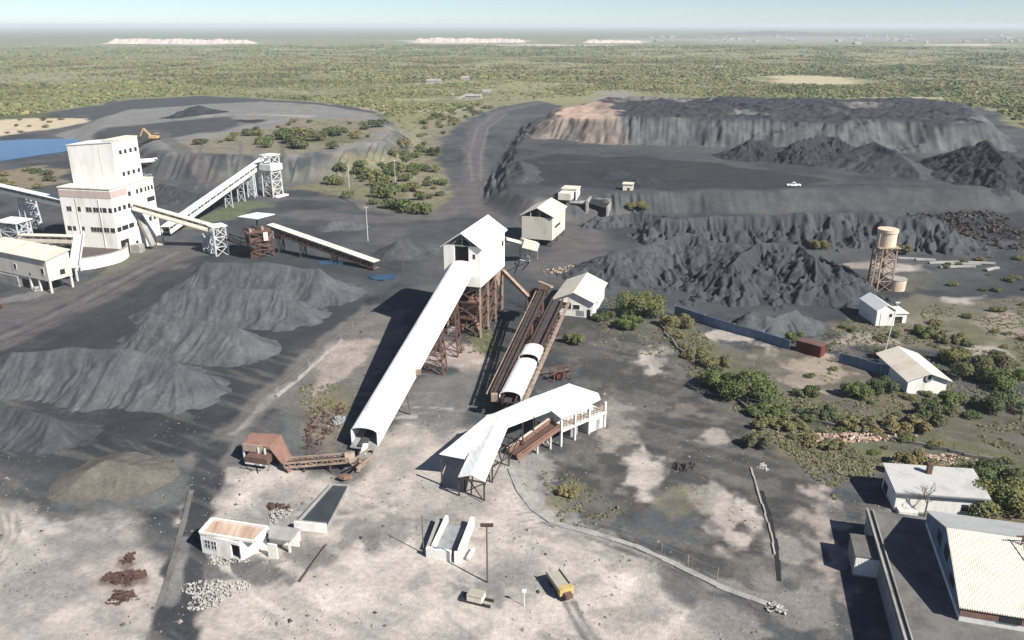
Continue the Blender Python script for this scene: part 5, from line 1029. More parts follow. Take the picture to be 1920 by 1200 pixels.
# blue sheet wall, red container
def sheetwall(label, pts, h):
    P = [at(x, y) for x, y in pts]; rt = thing('sheet_wall', label, 'wall', P[0])
    for a, b_ in zip(P[:-1], P[1:]):
        MB().bar(a + Vector((0, 0, h / 2)), b_ + Vector((0, 0, h / 2)), .18, h + .3).build('panel', M['bluesheet'], rt, True)
        MB().tube(V3(a, -.2), V3(a, h + .3), .14, 8).build('post', M['greysteel'], rt, True)
sheetwall('long faded blue sheet wall in front of the coal heaps', [(1265, 590), (1320, 608), (1375, 625), (1430, 641), (1480, 657)], 2.3)
sheetwall('shorter blue sheet wall between the red container and the right house', [(1572, 680), (1610, 690), (1650, 702), (1690, 712)], 2.2)
A = at(1491, 659); p = at(1537, 672); d_ = (p - A).normalized(); rc = thing('container', 'dark red shipping container between the two blue walls', 'container', A, math.atan2(d_.y, d_.x)); Lc = (p - A).length
MB().box(0, Lc, 0, 2.4, .1, 2.7).build('body', M['redbox'], rc); b = MB()
for k in range(12): x = .3 + k * (Lc - .6) / 11; b.box(x - .08, x + .08, -.06, .0, .3, 2.5)
b.build('rib', M['redbox'], rc); b = MB(); b.box(Lc, Lc + .06, .1, 1.15, .3, 2.5); b.box(Lc, Lc + .06, 1.25, 2.3, .3, 2.5); b.build('door', M['redbox'], rc); MB().box(-.03, Lc + .03, -.08, 2.48, 2.7, 2.8).build('roof', M['rust'], rc)
# grey roofed white house bottom right
A = at(1676, 957); g = building('office_house', 'white house with a pale grey tin roof and a chimney behind the bare tree', 'house', A, -8)
Lh, Wh = 12.8, 6.6; ze = hz(1676, 957, 920)
MB().box(0, Lh, 0, Wh, -.4, ze - .05).build('wall', M['plaster'], g); MB().slab([(-.4, -.5, ze), (Lh + .4, -.5, ze), (Lh + .4, Wh + .3, ze + .9), (-.4, Wh + .3, ze + .9)], .14).build('roof', M['greyroof'], g)
MB().prism([(.01, 0, ze - .06), (.01, Wh, ze - .06), (.01, Wh, ze + .75)], (.2, 0, 0)).build('gable_wall', M['white'], g)
MB().box(-.35, Lh + .35, -.62, -.5, ze - .25, ze - .02).build('gutter', M['greysteel'], g); MB().box(5.6, 6.3, 4.6, 5.3, ze, ze + 2.3).build('chimney', M['rust'], g)
pane(g, 'y', 9.5, 10.5, .8, 1.9); pane(g, 'x', 4, 6, .2, 1.8, mat='dark'); MB().box(.3, 3.0, -1.4, -.05, -.2, .7).build('step', M['palecon'], g)
# raised concrete yard with a parapet, and the shed standing on it
zf = 3.6; P1, P2 = at(1626, 957, zf), at(1700, 1210, zf); dv = (P1 - P2).normalized(); th_ = math.degrees(math.atan2(dv.y, dv.x)) - 90
fb = building('raised_yard', 'raised concrete yard with a double railed parapet left of the cream shed', 'raised yard', P2, th_)
Lf = (P1 - P2).length; Wf = 42
MB().box(0, Wf, -14, Lf, -.4, zf - .3).build('wall', M['greysteel'], fb); MB().box(-.15, Wf, -14, Lf + .2, zf - .3, zf).build('floor', M['darkcon'], fb)
b = MB(); b.box(-.15, .1, -14, Lf + .2, zf, zf + .35); b.box(.65, .8, -14, Lf, zf, zf + .3); b.build('parapet', M['concrete'], fb)
A = at(1599, 1078); ax = building('annex', 'small concrete annex with a white end wall left of the flat roofed block', 'building', A, th_ + 0)
MB().box(0, 3.8, 0, 5.2, -.4, 2.9).build('wall', M['concrete'], ax); MB().box(-.1, 3.5, -.1, 5.3, 2.9, 3.1).build('roof', M['darkcon'], ax); MB().box(.0, 3.6, -.12, -.005, .2, 2.85).build('end_panel', M['white'], ax)
# big shed bottom right
A = at(1797, 1164, zf); Bk = at(1735, 984, zf); dv = Bk - A; th_ = math.degrees(math.atan2(dv.y, dv.x)) - 90; Wh = dv.length; Lh = 30.
zE = 2.2; zR = hz(1768, 1080, 1003, zf) - zf
shd = building('workshop_shed', 'large cream ribbed roof workshop shed at the bottom right corner', 'shed', A, th_, z=zf)
b = MB().box(0, Lh, 0, Wh, -.1, zE); gable_end(b, 'x', 0, 0, Wh, zE, zR - .2, .2); b.build('wall', M['palecon'], shd)
ro = .3; ym = Wh * .5
MB().slab([(-ro, -ro, zE - .05), (Lh, -ro, zE - .05), (Lh, ym, zR), (-ro, ym, zR)], .16).build('roof', M['creamroof'], shd)
MB().slab([(-ro, ym, zR), (Lh, ym, zR), (Lh, Wh + ro, zE), (-ro, Wh + ro, zE)], .16).build('shaded_rear_roof', M['greyroof'], shd)  # same cream roof; shade on the far slope is painted in as grey
MB().prism([(-.06, .1, .8), (-.06, Wh - .1, .8), (-.06, Wh - .1, zE - .2), (-.06, ym, zR - .4), (-.06, .1, zE - .2)], (.05, 0, 0)).build('gable_shade_sheet', M['bluesheet'], shd)  # dark blue layer paints shade onto this side of the pale wall
MB().box(-.05, Lh, -.1, -.005, zE - 1.3, zE - .2).build('fascia_band', M['rustlight'], shd)
for x in (4.2, 13.5, 22): MB().box(x, x + 2.2, -.16, 0, zE - 1.35, zE - .25).build('window', M['dark'], shd)
for y0, y1, z0, z1 in ((4, 6, 1.6, 2.6), (8, 10, 2.6, 4.2), (12, 14, 2.2, 3.8)): MB().box(-.12, -.03, y0, y1, z0, z1).build('window', M['dark'], shd)
kz = lambda y: zE + (zR - zE) * y / ym
b = MB()
for x in (8, 9.6): b.bar((x, ym - 1, kz(ym - 1) - .1), (x, ym - 1, zR + 1.0), .12); b.bar((x, ym - 1, zR + .9), (x, ym - 3.4, kz(ym - 3.4)), .1)
b.bar((7.2, ym - 1.2, zR + .9), (10, ym - .9, zR + 1.05), .14); b.bar((8, ym - 1, zR + .3), (9.6, ym - 1, zR + .3), .1); b.build('antenna_frame', M['scrap'], shd)

# ================================================================ VEHICLES
def car(label, c, rz, L, W, H, mat, name, cat, z):
    r = thing(name, label, cat, (c.x, c.y, z), rz); hw = W / 2
    pr = [(-L / 2, -hw, .35), (L / 2, -hw, .35), (L / 2, -hw, .85), (L * .22, -hw, .95), (-L / 2, -hw, .95)]
    MB().prism(pr, (0, W, 0)).build('body', M[mat], r)
    MB().prism([(-L * .12, -hw + .1, .95), (L * .24, -hw + .1, .95), (L * .10, -hw + .15, H), (-L * .10, -hw + .15, H)], (0, W - .2, 0)).build('cab', M[mat], r)
    MB().box(-L * .06, L * .12, -hw + .06, hw - .06, 1.05, H - .18).build('window', M['dark'], r)
    for x in (-L * .32, L * .32):
        for s in (-1, 1): MB().tube((x, s * (hw - .2), .36), (x, s * (hw + .03), .36), .37, 14).build('wheel', M['tyre'], r)
    return r
c = at(1488, 349, ZT); car('white pickup truck parked at the edge of the terrace', c, R(175), 5.6, 1.9, 1.75, 'vehwhite', 'pickup_truck', 'pickup truck', tz(c.x, c.y))
c = atg(281, 309); tv = thing('tipper_truck', 'white tipper truck standing beside a dark bush behind the plant', 'truck', (c.x, c.y, c.z + .4), R(20))
MB().box(-4, 2.0, -1.25, 1.25, .8, 1.1).build('chassis', M['darksteel'], tv); b = MB().box(-4, 1.8, -1.3, -1.15, 1.1, 2.6).box(-4, 1.8, 1.15, 1.3, 1.1, 2.6).box(1.65, 1.8, -1.15, 1.15, 1.1, 2.9).box(-4, -3.85, -1.15, 1.15, 1.1, 2.5).box(-3.85, 1.65, -1.15, 1.15, 1.1, 1.25); b.build('tipper_body', M['vehwhite'], tv)
MB().prism([(2.1, -1.2, .7), (4, -1.2, .7), (4, -1.2, 1.9), (3.7, -1.2, 2.9), (2.1, -1.2, 2.9)], (0, 2.4, 0)).build('cab', M['vehwhite'], tv); MB().box(2.6, 3.6, -1.23, 1.23, 1.9, 2.6).build('window', M['dark'], tv)
for x in (-3, -1.7, 3.0):
    for s in (-1, 1): MB().tube((x, s * .95, .5), (x, s * 1.3, .5), .52, 14).build('wheel', M['tyre'], tv)
c = atg(290, 263); ex = thing('excavator', 'dusty orange excavator with its boom folded on the edge of the ring dump', 'excavator', (c.x, c.y, tz(c.x, c.y)), R(-5))
for s in (-1, 1): MB().prism([(-2.4, s * 1.6 - .35, 0), (2.4, s * 1.6 - .35, 0), (2.9, s * 1.6 - .35, .5), (2.4, s * 1.6 - .35, 1.0), (-2.4, s * 1.6 - .35, 1.0), (-2.9, s * 1.6 - .35, .5)], (0, .7, 0)).build('track', M['darksteel'], ex)
MB().box(-2.6, 2.2, -1.5, 1.5, 1.2, 2.7).build('house', M['orange'], ex); MB().box(.6, 2.3, .3, 1.5, 2.0, 3.9).build('cab', M['orange'], ex); MB().box(.9, 2.34, .26, 1.54, 2.7, 3.6).build('window', M['dark'], ex); MB().box(-3.3, -2.6, -1.4, 1.4, 1.3, 2.5).build('counterweight', M['scrap'], ex)
MB().bar((-1.6, -.4, 2.4), (-5.4, -.4, 6.4), .7, .9).build('boom', M['orange'], ex); MB().bar((-5.4, -.4, 6.4), (-7.8, -.4, 2.2), .55, .7).build('stick', M['orange'], ex); MB().prism([(-8.4, -1, .6), (-7.0, -1, .6), (-7.2, -1, 2.2), (-8.2, -1, 2.0)], (0, 1.4, 0)).build('bucket', M['darksteel'], ex)
# houses far off in the bush
for k, (px, py, L, W, h, lab) in enumerate(((872, 186, 16, 9, 5, 'pale farm house in the bush above the mine road, nearest of the far houses'), (800, 156, 18, 8, 5, 'pale house in the bush, farther off and left of the nearest farm house'), (866, 150, 10, 7, 5, 'tiny pale house in the bush right of the farther one'), (905, 176, 10, 7, 4, 'tiny pale outbuilding right of the nearest farm house'))):
    p = at(px, py); g = gh('shed' if 'shed' in lab else 'farm_house', lab, (p.x, p.y), 5 * k - 8, L, W, h * .65, h, 'concrete', 'concrete', cat='shed' if 'shed' in lab else 'house')

# the far town on the right: tiny houses, each an object, too small to show parts
hb = MB().box(-7, 7, -5, 5, -1, 4); gable(hb, -7, 7, -5, 5, 4, 6.5, 'x', .5, .2); hb_o = hb.build('town_house', M['concrete']); g = random.Random(4); first = True
for k in range(64):
    px, py = (g.uniform(1210, 1730), g.uniform(68, 79)) if k < 36 else (g.uniform(1600, 1915), g.uniform(64, 84)); p = at(px, py)
    o = hb_o if first else hb_o.copy()
    if not first: COL.objects.link(o)
    first = False; o.location = (p.x, p.y, 0); o.rotation_euler = (0, 0, g.uniform(-.6, .6)); s_ = g.uniform(.7, 1.9); o.scale = (s_ * 1.3, s_, g.uniform(.7, 1.5)); tag(o, 'tiny pale house in the far town on the right of the horizon', 'house', 'houses of the far town')

# ================================================================ VEGETATION
def leaf_cloud(name, lobes, n, size, mat, seed, flat=.85):
    """crown of many small leaf clumps spread through overlapping lobes"""
    g = np.random.default_rng(seed); w = np.array([l[3] ** 2 for l in lobes]); w /= w.sum(); k = g.choice(len(lobes), n, p=w); Lb = np.array(lobes)[k]
    d = g.normal(size=(n, 3)); d /= np.linalg.norm(d, axis=1)[:, None]; d[:, 2] = np.where(d[:, 2] < -.45, -d[:, 2], d[:, 2])
    r = g.uniform(.55, 1.08, n) ** .7; c = Lb[:, :3] + d * (r * Lb[:, 3])[:, None] * np.array([1, 1, flat]); c[:, 2] = np.maximum(c[:, 2], .12)
    nn = d + g.normal(size=(n, 3)) * .55 + np.array([0, 0, .35]); nn /= np.linalg.norm(nn, axis=1)[:, None]
    t = np.cross(nn, g.normal(size=(n, 3))); t /= np.linalg.norm(t, axis=1)[:, None]; b = np.cross(nn, t); s = (size * g.uniform(.6, 1.35, n))[:, None]
    V = np.stack([c - t * s - b * s * .5, c + t * s * .2 - b * s * .9, c + t * s + b * s * .4, c - t * s * .2 + b * s * .9], 1).reshape(-1, 3)
    return mesh_np(name, V, np.arange(4 * n).reshape(n, 4), M[mat])
def make_shrub(name, label, cat, lobes, n, size, mat, seed, trunk=.0, group=None):
    r = thing(name, label, cat, (0, 0, 0), 0, group); o = leaf_cloud('crown', lobes, n, size, mat, seed); o.parent = r
    m = MB(); g = random.Random(seed)
    for l in lobes: m.tube((g.uniform(-.15, .15), g.uniform(-.15, .15), -.2), (l[0] * .7, l[1] * .7, l[2] * .9), .12 + trunk, 6, .04)
    m.build('trunk' if cat == 'tree' else 'stem', M['bark'], r); return r
def lob(seed, n, R_, h):
    g = random.Random(seed); return [(g.uniform(-.62, .62) * R_, g.uniform(-.62, .62) * R_, h * g.uniform(.35, .68), R_ * g.uniform(.38, .62)) for _ in range(n)]
PROT = [dict(lobes=lob(s, 5 + s % 3, 1., .95), n=620, size=.092, mat=m) for s, m in ((1, 'leaf'), (2, 'leaf'), (3, 'leafdry'), (4, 'leafdark'), (5, 'leaf'), (6, 'leafdark'))]
SRC = {}
def shrub(kind, x, y, s, hs, label, cat='shrub', group=None, name=None):
    """unit crowns are scaled per plant; every plant is its own object"""
    if kind not in SRC: SRC[kind] = o = make_shrub(name or 'shrub', label, cat, PROT[kind]['lobes'], PROT[kind]['n'], PROT[kind]['size'], PROT[kind]['mat'], 40 + kind)
    else: o = copy_tree(SRC[kind])
    if name: o.name = name
    o['label'] = label; o['category'] = cat
    if group: o['group'] = group
    elif 'group' in o: del o['group']
    o.location = (x, y, tz(x, y) - .05); o.rotation_euler = (0, 0, random.uniform(0, 6.28)); o.scale = (s, s * random.uniform(.85, 1.15), s * hs)
    return o
def poly_pts(n, z, pts, seed):
    P = pxl(z, *pts); g = np.random.default_rng(seed); xs = [p[0] for p in P]; ys = [p[1] for p in P]; out = []
    while len(out) < n:
        x, y = g.uniform(min(xs), max(xs)), g.uniform(min(ys), max(ys))
        if inside(np.array([x]), np.array([y]), P)[0]: out.append((x, y))
    return out
# hero bushes: large, dense crowns of their own
def hero(px, py, w, h, label, mat='leaf', seed=0, cat='bush', name='bush', dens=1., trunk=.1, z=0.):
    c = atg(px, py); Rw = w / 2; g = random.Random(seed)
    lobes = [(g.uniform(-.85, .85) * Rw, g.uniform(-.55, .55) * Rw, h * g.uniform(.22, .62), Rw * g.uniform(.22, .46)) for _ in range(13)]
    lobes = [(a, b, max(zz, .2), min(r, h * .42)) for a, b, zz, r in lobes]
    o = make_shrub(name, label, cat, lobes, int(2300 * dens * (1 + w / 8)), .115 + w * .006, mat, seed, trunk); o.location = (c.x, c.y, tz(c.x, c.y)); return o
hero(1212, 592, 13, 7.5, 'largest dark green bush between the white control house and the blue wall', 'leaf', 201)
hero(1180, 615, 7, 3.6, 'low green bush just in front of the largest bush', 'leaf', 202)
hero(1268, 612, 8, 3.6, 'straw green bush right of the largest bush at the wall end', 'leafdry', 203)
hero(1385, 745, 12, 6, 'large bright green bush by the weedy ditch', 'leaf', 204)
hero(1345, 725, 7, 4, 'dark bush at the left of the bright ditch bush', 'leafdark', 205)
hero(1340, 685, 6, 2.4, 'low dry bush upslope beside the ditch', 'leafdry', 206, dens=.7)
hero(1415, 838, 4.6, 3.6, 'small green bush alone on the dark ground below the ditch', 'leafdark', 207)
hero(1076, 645, 5, 3.0, 'bright green shrub right of the wide rusty conveyor', 'leaf', 208)
hero(1607, 742, 6.5, 3.6, 'bright round bush left of the right white house', 'leaf', 209)
hero(1660, 735, 6, 3.2, 'dark bush against the left wall of the right white house', 'leafdark', 210)
hero(1770, 765, 8, 3.2, 'green bush in front of the right white house', 'leaf', 211)
hero(1745, 790, 9, 3.2, 'dark wide bush nearer than the right white house', 'leafdark', 212)
hero(1690, 805, 9, 2.6, 'low grey green bush left of the dark wide bush', 'leafdry', 213)
hero(1835, 705, 12, 5, 'large dark tree like bush right of the white house', 'leafdark', 214)
hero(1890, 725, 9, 4, 'green bush at the right edge below the large dark one', 'leaf', 215)
hero(1790, 680, 8, 3.4, 'green bush behind the right corner of the white house roof', 'leaf', 216)
hero(1870, 770, 10, 4, 'dark bush at the right edge, lower than the other edge bushes', 'leafdark', 217)
hero(1745, 628, 9, 2.2, 'low green shrub right of the white hut annex', 'leaf', 218)
hero(1785, 640, 7, 1.8, 'low dry shrub right of the low green one', 'leafdry', 219)
hero(1695, 478, 5.5, 5.2, 'yellow green tree right behind the water tower tank', 'leafdry', 220, 'tree', 'broadleaf_tree')
hero(1535, 466, 6, 3.5, 'green shrub at the foot of the long gullied heap', 'leafdry', 221)
hero(1890, 960, 13, 5, 'big olive bush right of the grey roofed house', 'leaf', 222)
hero(1860, 900, 9, 3.4, 'olive bush behind the right end of the grey roofed house', 'leafdark', 223)
hero(1100, 512, 3.4, 2.6, 'yellow bush peeking over the control house roof', 'leafdry', 224)
hero(1192, 392, 9, 3.4, 'dry green shrubs on the slope right below the tiny hut', 'leafdry', 225)
hero(1490, 640, 4, 2.4, 'green shrub behind the end of the blue wall by the container', 'leaf', 226)
hero(812, 292, 9, 7, 'dark thorn tree at the corner of the scrub near the haul road', 'leafdark', 227, 'tree', 'broadleaf_tree')
hero(1700, 880, 8, 2.6, 'dry bush behind the left end of the grey roofed house', 'leafdry', 228)
hero(1560, 840, 5, 1.6, 'low dry shrub on the pink rubble bank', 'leafdry', 229, dens=.7)
hero(1450, 800, 8, 2.0, 'orange brown dry scrub below the bright ditch bush', 'leafdry', 230, dens=.8)
hero(1066, 930, 3.4, 1.2, 'low dry shrub beside the curved concrete edge', 'leafdry', 231, dens=.5)
hero(272, 312, 8, 4.2, 'dark bush beside the white tipper truck', 'leafdark', 232)
hero(1510, 740, 5, 2.4, 'low shrub between the pale sand patch and the ditch bush', 'leafdark', 233, dens=.7)
hero(1655, 672, 4, 2.2, 'dark shrub at the foot of the leaning lamp post', 'leafdark', 234)
hero(1312, 668, 6, 2.2, 'low olive bush beside the upper stretch of the dark ditch wall', 'leafdry', 241, dens=.8)
hero(1440, 775, 8, 2.4, 'olive scrub where the ditch wall bends to the right', 'leaf', 242, dens=.8)
hero(1530, 782, 8, 2.0, 'grey green scrub behind the middle of the ditch wall', 'leafdark', 243, dens=.7)
hero(1610, 800, 7, 1.8, 'dry scrub behind the pink rubble bank', 'leafdry', 244, dens=.7)
hero(1130, 600, 6, 2.2, 'low dark bush between the control house and the largest bush', 'leafdark', 245, dens=.8)
# bare dead tree by the grey roofed house
c = at(1733, 968); dt = thing('bare_tree', 'bare leafless tree in front of the grey roofed house', 'tree', (c.x, c.y, 0)); m = MB().tube((0, 0, -.2), (.15, .1, 2.6), .16, 8, .11); m.build('trunk', M['deadwood'], dt); m = MB(); g = random.Random(5)
def branch(p, d, l, r, k):
    q = p + d * l; m.tube(p, q, r, 5, r * .6, False)
    if k:
        for _ in range(3): branch(p.lerp(q, g.uniform(.6, 1)), (d + Vector((g.uniform(-.7, .7), g.uniform(-.7, .7), g.uniform(-.1, .5)))).normalized(), l * .66, r * .55, k - 1)
for _ in range(4): branch(Vector((.1, .08, g.uniform(1.4, 2.5))), Vector((g.uniform(-.5, .5), g.uniform(-.5, .5), 1)).normalized(), 1.7, .07, 3)
m.build('crown', M['deadwood'], dt)
# scattered shrubs, each an object of its own
G1 = 'shrubs on the scrubby rise behind the conveyors'; i = 0
for (x, y) in poly_pts(48, 0, [(570, 350), (650, 332), (740, 302), (775, 272), (815, 310), (848, 352), (842, 388), (790, 404), (720, 400), (660, 376)], 5):
    shrub(int(RNG.choice([0, 1, 2, 3, 5])), x, y, RNG.uniform(1.6, 4.2), RNG.uniform(.75, 1.2), 'dusty green shrub on the scrubby rise between the ring dump and haul road', group=G1)
for px, py, s in ((735, 325, 6.2), (715, 350, 5.5), (700, 335, 4.6), (720, 372, 5.5), (760, 395, 5.0), (790, 400, 4.5), (740, 390, 4), (640, 330, 4), (625, 345, 4.4), (680, 330, 4.2)):
    p = at(px, py); shrub(int(RNG.choice([0, 4, 1])), p.x, p.y, s, .9, 'dusty green shrub on the scrubby rise between the ring dump and haul road', group=G1)
G2 = 'shrubs on top of the ring dump'
for (x, y) in poly_pts(38, ZR, [(350, 278), (380, 262), (480, 246), (560, 224), (650, 224), (715, 240), (700, 260), (620, 281), (540, 287), (440, 285)], 6):
    shrub(int(RNG.choice([0, 2, 3, 5])), x, y, RNG.uniform(1.6, 4.), RNG.uniform(.7, 1.), 'dusty shrub growing on the flat top of the ring dump', group=G2)
for px, py, s in ((530, 262, 7), (548, 268, 7), (565, 258, 7), (590, 264, 6), (625, 255, 6), (632, 248, 5), (705, 238, 6.5), (560, 278, 6), (500, 270, 5)):
    p = atg(px, py); shrub(int(RNG.choice([0, 3, 5])), p.x, p.y, s, .75, 'dusty shrub growing on the flat top of the ring dump', group=G2)
G3 = 'shrubs around the sand bank by the blue pond'
for (x, y) in poly_pts(12, 0, [(-40, 228), (160, 222), (175, 230), (90, 245), (-40, 258)], 7) + poly_pts(14, 0, [(-40, 330), (60, 312), (125, 320), (115, 345), (40, 362), (-40, 352)], 8):
    shrub(int(RNG.choice([2, 3, 5])), x, y, RNG.uniform(1.4, 3.2), .8, 'small dark shrub near the blue pond at the left edge', group=G3)
G4 = 'scrub dotted over the ground right of the coal heaps'
for (x, y) in poly_pts(50, 0, [(1560, 620), (1620, 600), (1730, 590), (1920, 570), (1990, 720), (1800, 800), (1560, 780), (1500, 740)], 9) + poly_pts(16, 0, [(1720, 500), (1920, 470), (1960, 560), (1780, 560)], 10):
    shrub(int(RNG.choice([0, 2, 3, 5])), x, y, RNG.uniform(.7, 1.9), .7, 'low shrub on the open ground right of the coal heaps', group=G4)
G5 = 'dry tufts along the weedy ditch'
for (x, y) in poly_pts(50, 0, [(1230, 605), (1290, 640), (1420, 760), (1560, 780), (1900, 860), (1960, 930), (1840, 930), (1600, 850), (1460, 830), (1330, 730)], 12):
    shrub(int(RNG.choice([2, 2, 0, 3])), x, y, RNG.uniform(.6, 1.7), .75, 'low dry tuft in the weeds along the ditch', group=G5)
G6 = 'bushes along the edge of the mine road'
for (x, y) in poly_pts(40, 0, [(745, 262), (800, 222), (870, 200), (960, 186), (900, 212), (850, 238), (812, 272), (790, 292)], 13):
    shrub(int(RNG.choice([0, 1, 2, 4])), x, y, RNG.uniform(1.8, 4.), .85, 'bush in the far scrub strip between the ring dump and the haul road', group=G6)
# the bush country beyond: uncountable, one object
def bush_sea():
    minepoly = pxl(0, (-700, 262), (60, 213), (250, 184), (380, 178), (480, 182), (600, 190), (705, 206), (756, 238), (790, 232), (850, 205), (930, 190), (1000, 186), (1090, 184), (1120, 173), (1195, 173), (1220, 186), (1500, 190), (1780, 200), (1850, 213), (1915, 255), (2050, 300), (2600, 330), (2600, 1500), (-700, 1500))
    g = np.random.default_rng(3)
    def pts(r0, r1, n):
        r = np.sqrt(g.uniform(r0 ** 2, r1 ** 2, n)); t = np.radians(g.uniform(-37, 37, n)); return r * np.sin(t), r * np.cos(t)
    Vs = []; Cs = []
    for r0, r1, n, k, sc in ((420, 1150, 46000, 12, .68), (1150, 2000, 60000, 6, .78), (2000, 3200, 40000, 4, 1.0)):
        x, y = pts(r0, r1, n); dens = fbm(x / 70, y / 70, 31, 4) * .6 + fbm(x / 420, y / 420, 32, 3) * .4
        ok = (g.uniform(0, 1, n) < sstep(.36, .58, dens) * .9 + .1) & ~inside(x, y, minepoly)
        for cx, cy, rx, ry in ((1520, 150, 115, 9), (870, 185, 26, 6), (1700, 184, 90, 1.6), (340, 80, 105, 4), (880, 77, 75, 3), (1500, 74, 260, 4.5), (1760, 73, 180, 6), (1800, 84, 90, 1.6), (1150, 78, 45, 3), (1060, 85, 160, 1.2)):
            c = at(cx, cy); a = abs(at(cx + rx, cy).x - c.x); b = abs(at(cx, cy - ry).y - at(cx, cy + ry).y) / 2; ok &= ((x - c.x) / a) ** 2 + ((y - c.y) / b) ** 2 > 1
        x, y, dens = x[ok], y[ok], dens[ok]; m = len(x); z = terrain_z(x, y)
        s = g.uniform(1.4, 3.6, m) * sc * (.7 + .8 * sstep(.4, .65, dens)); hh = s * g.uniform(.45, .8, m)
        hue = g.uniform(0, 1, m); col = np.stack([.092 + .078 * hue, .108 + .062 * hue, .050 + .028 * hue], 1) * (.88 + .24 * g.uniform(0, 1, m))[:, None]
        dk = sstep(.55, .65, fbm(x / 120, y / 120, 37, 3))[:, None]; col = col * (1 - dk * .3)
        dry = (g.uniform(0, 1, m) < .10)[:, None]; col = np.where(dry, col * np.array([1.35, 1.15, 1.15]), col)
        d = g.normal(size=(m, k, 3)); d /= np.linalg.norm(d, axis=2)[..., None]; d[..., 2] = np.abs(d[..., 2])
        c = np.stack([x, y, z], 1)[:, None] + d * np.stack([s, s, hh], 1)[:, None] * g.uniform(.5, 1., (m, k, 1)) + np.array([0, 0, .2])
        nn = d + g.normal(size=(m, k, 3)) * .35 + np.array([.25, -.2, .8]); nn /= np.linalg.norm(nn, axis=2)[..., None]
        t = np.cross(nn, g.normal(size=(m, k, 3))); t /= np.linalg.norm(t, axis=2)[..., None]; b = np.cross(nn, t); q = (s[:, None] * g.uniform(.35, .65, (m, k)) * (1.0 if k > 8 else 1.35))[..., None]
        V = np.stack([c - t * q - b * q * .5, c + t * q * .2 - b * q, c + t * q + b * q * .4, c - t * q * .2 + b * q], 2).reshape(-1, 3)
        Vs.append(V); Cs.append(np.repeat(col, k * 4, 0))
    V = np.concatenate(Vs); o = mesh_np('bush_country', V, np.arange(len(V)).reshape(-1, 4), M['farleaf'], colors=np.concatenate(Cs)); tag(o, 'green and straw coloured thornbush country stretching to the horizon', 'bushland', kind='stuff')
m_, nt_, b_ = new_mat('bush_leaves'); a_ = nt_.nodes.new('ShaderNodeAttribute'); a_.attribute_name = 'albedo'; nt_.links.new(a_.outputs['Color'], b_.inputs['Base Color']); b_.inputs['Roughness'].default_value = .9; b_.inputs['Specular IOR Level'].default_value = .05; M['farleaf'] = m_
bush_sea()
# loose stones and weeds on the open ground near the camera
def litter():
    g = np.random.default_rng(8); n = 11000; r = np.sqrt(g.uniform(78 ** 2, 190 ** 2, n)); t = np.radians(g.uniform(-38, 38, n)); x, y = r * np.sin(t), r * np.cos(t)
    ok = fbm(x / 9, y / 9, 51, 3) > .5; x, y = x[ok], y[ok]; m = len(x); z = terrain_z(x, y); s = g.uniform(.06, .22, m) * (1 + (g.uniform(0, 1, m) < .05) * 1.2)
    base = np.array([[1, 0, 0], [0, 1, 0], [-1, 0, 0], [0, -1, 0], [.1, .1, .8]]); V = base[None] * s[:, None, None] * g.uniform(.6, 1.3, (m, 5, 3)) + np.stack([x, y, z - .02], 1)[:, None]
    f = np.array([[0, 1, 4], [1, 2, 4], [2, 3, 4], [3, 0, 4]]); Fq = (f[None] + (np.arange(m) * 5)[:, None, None]).reshape(-1, 3)
    c = np.where((g.uniform(0, 1, m) < .5)[:, None], np.array([[.07, .068, .066]]), np.array([[.21, .19, .17]])) * g.uniform(.6, 1.2, (m, 1))
    o = mesh_np('loose_stones', V.reshape(-1, 3), Fq, M['farleaf'], colors=np.repeat(c, 5, 0)); tag(o, 'loose stones and coal lumps scattered over the open ground', 'stones', kind='stuff')
litter()
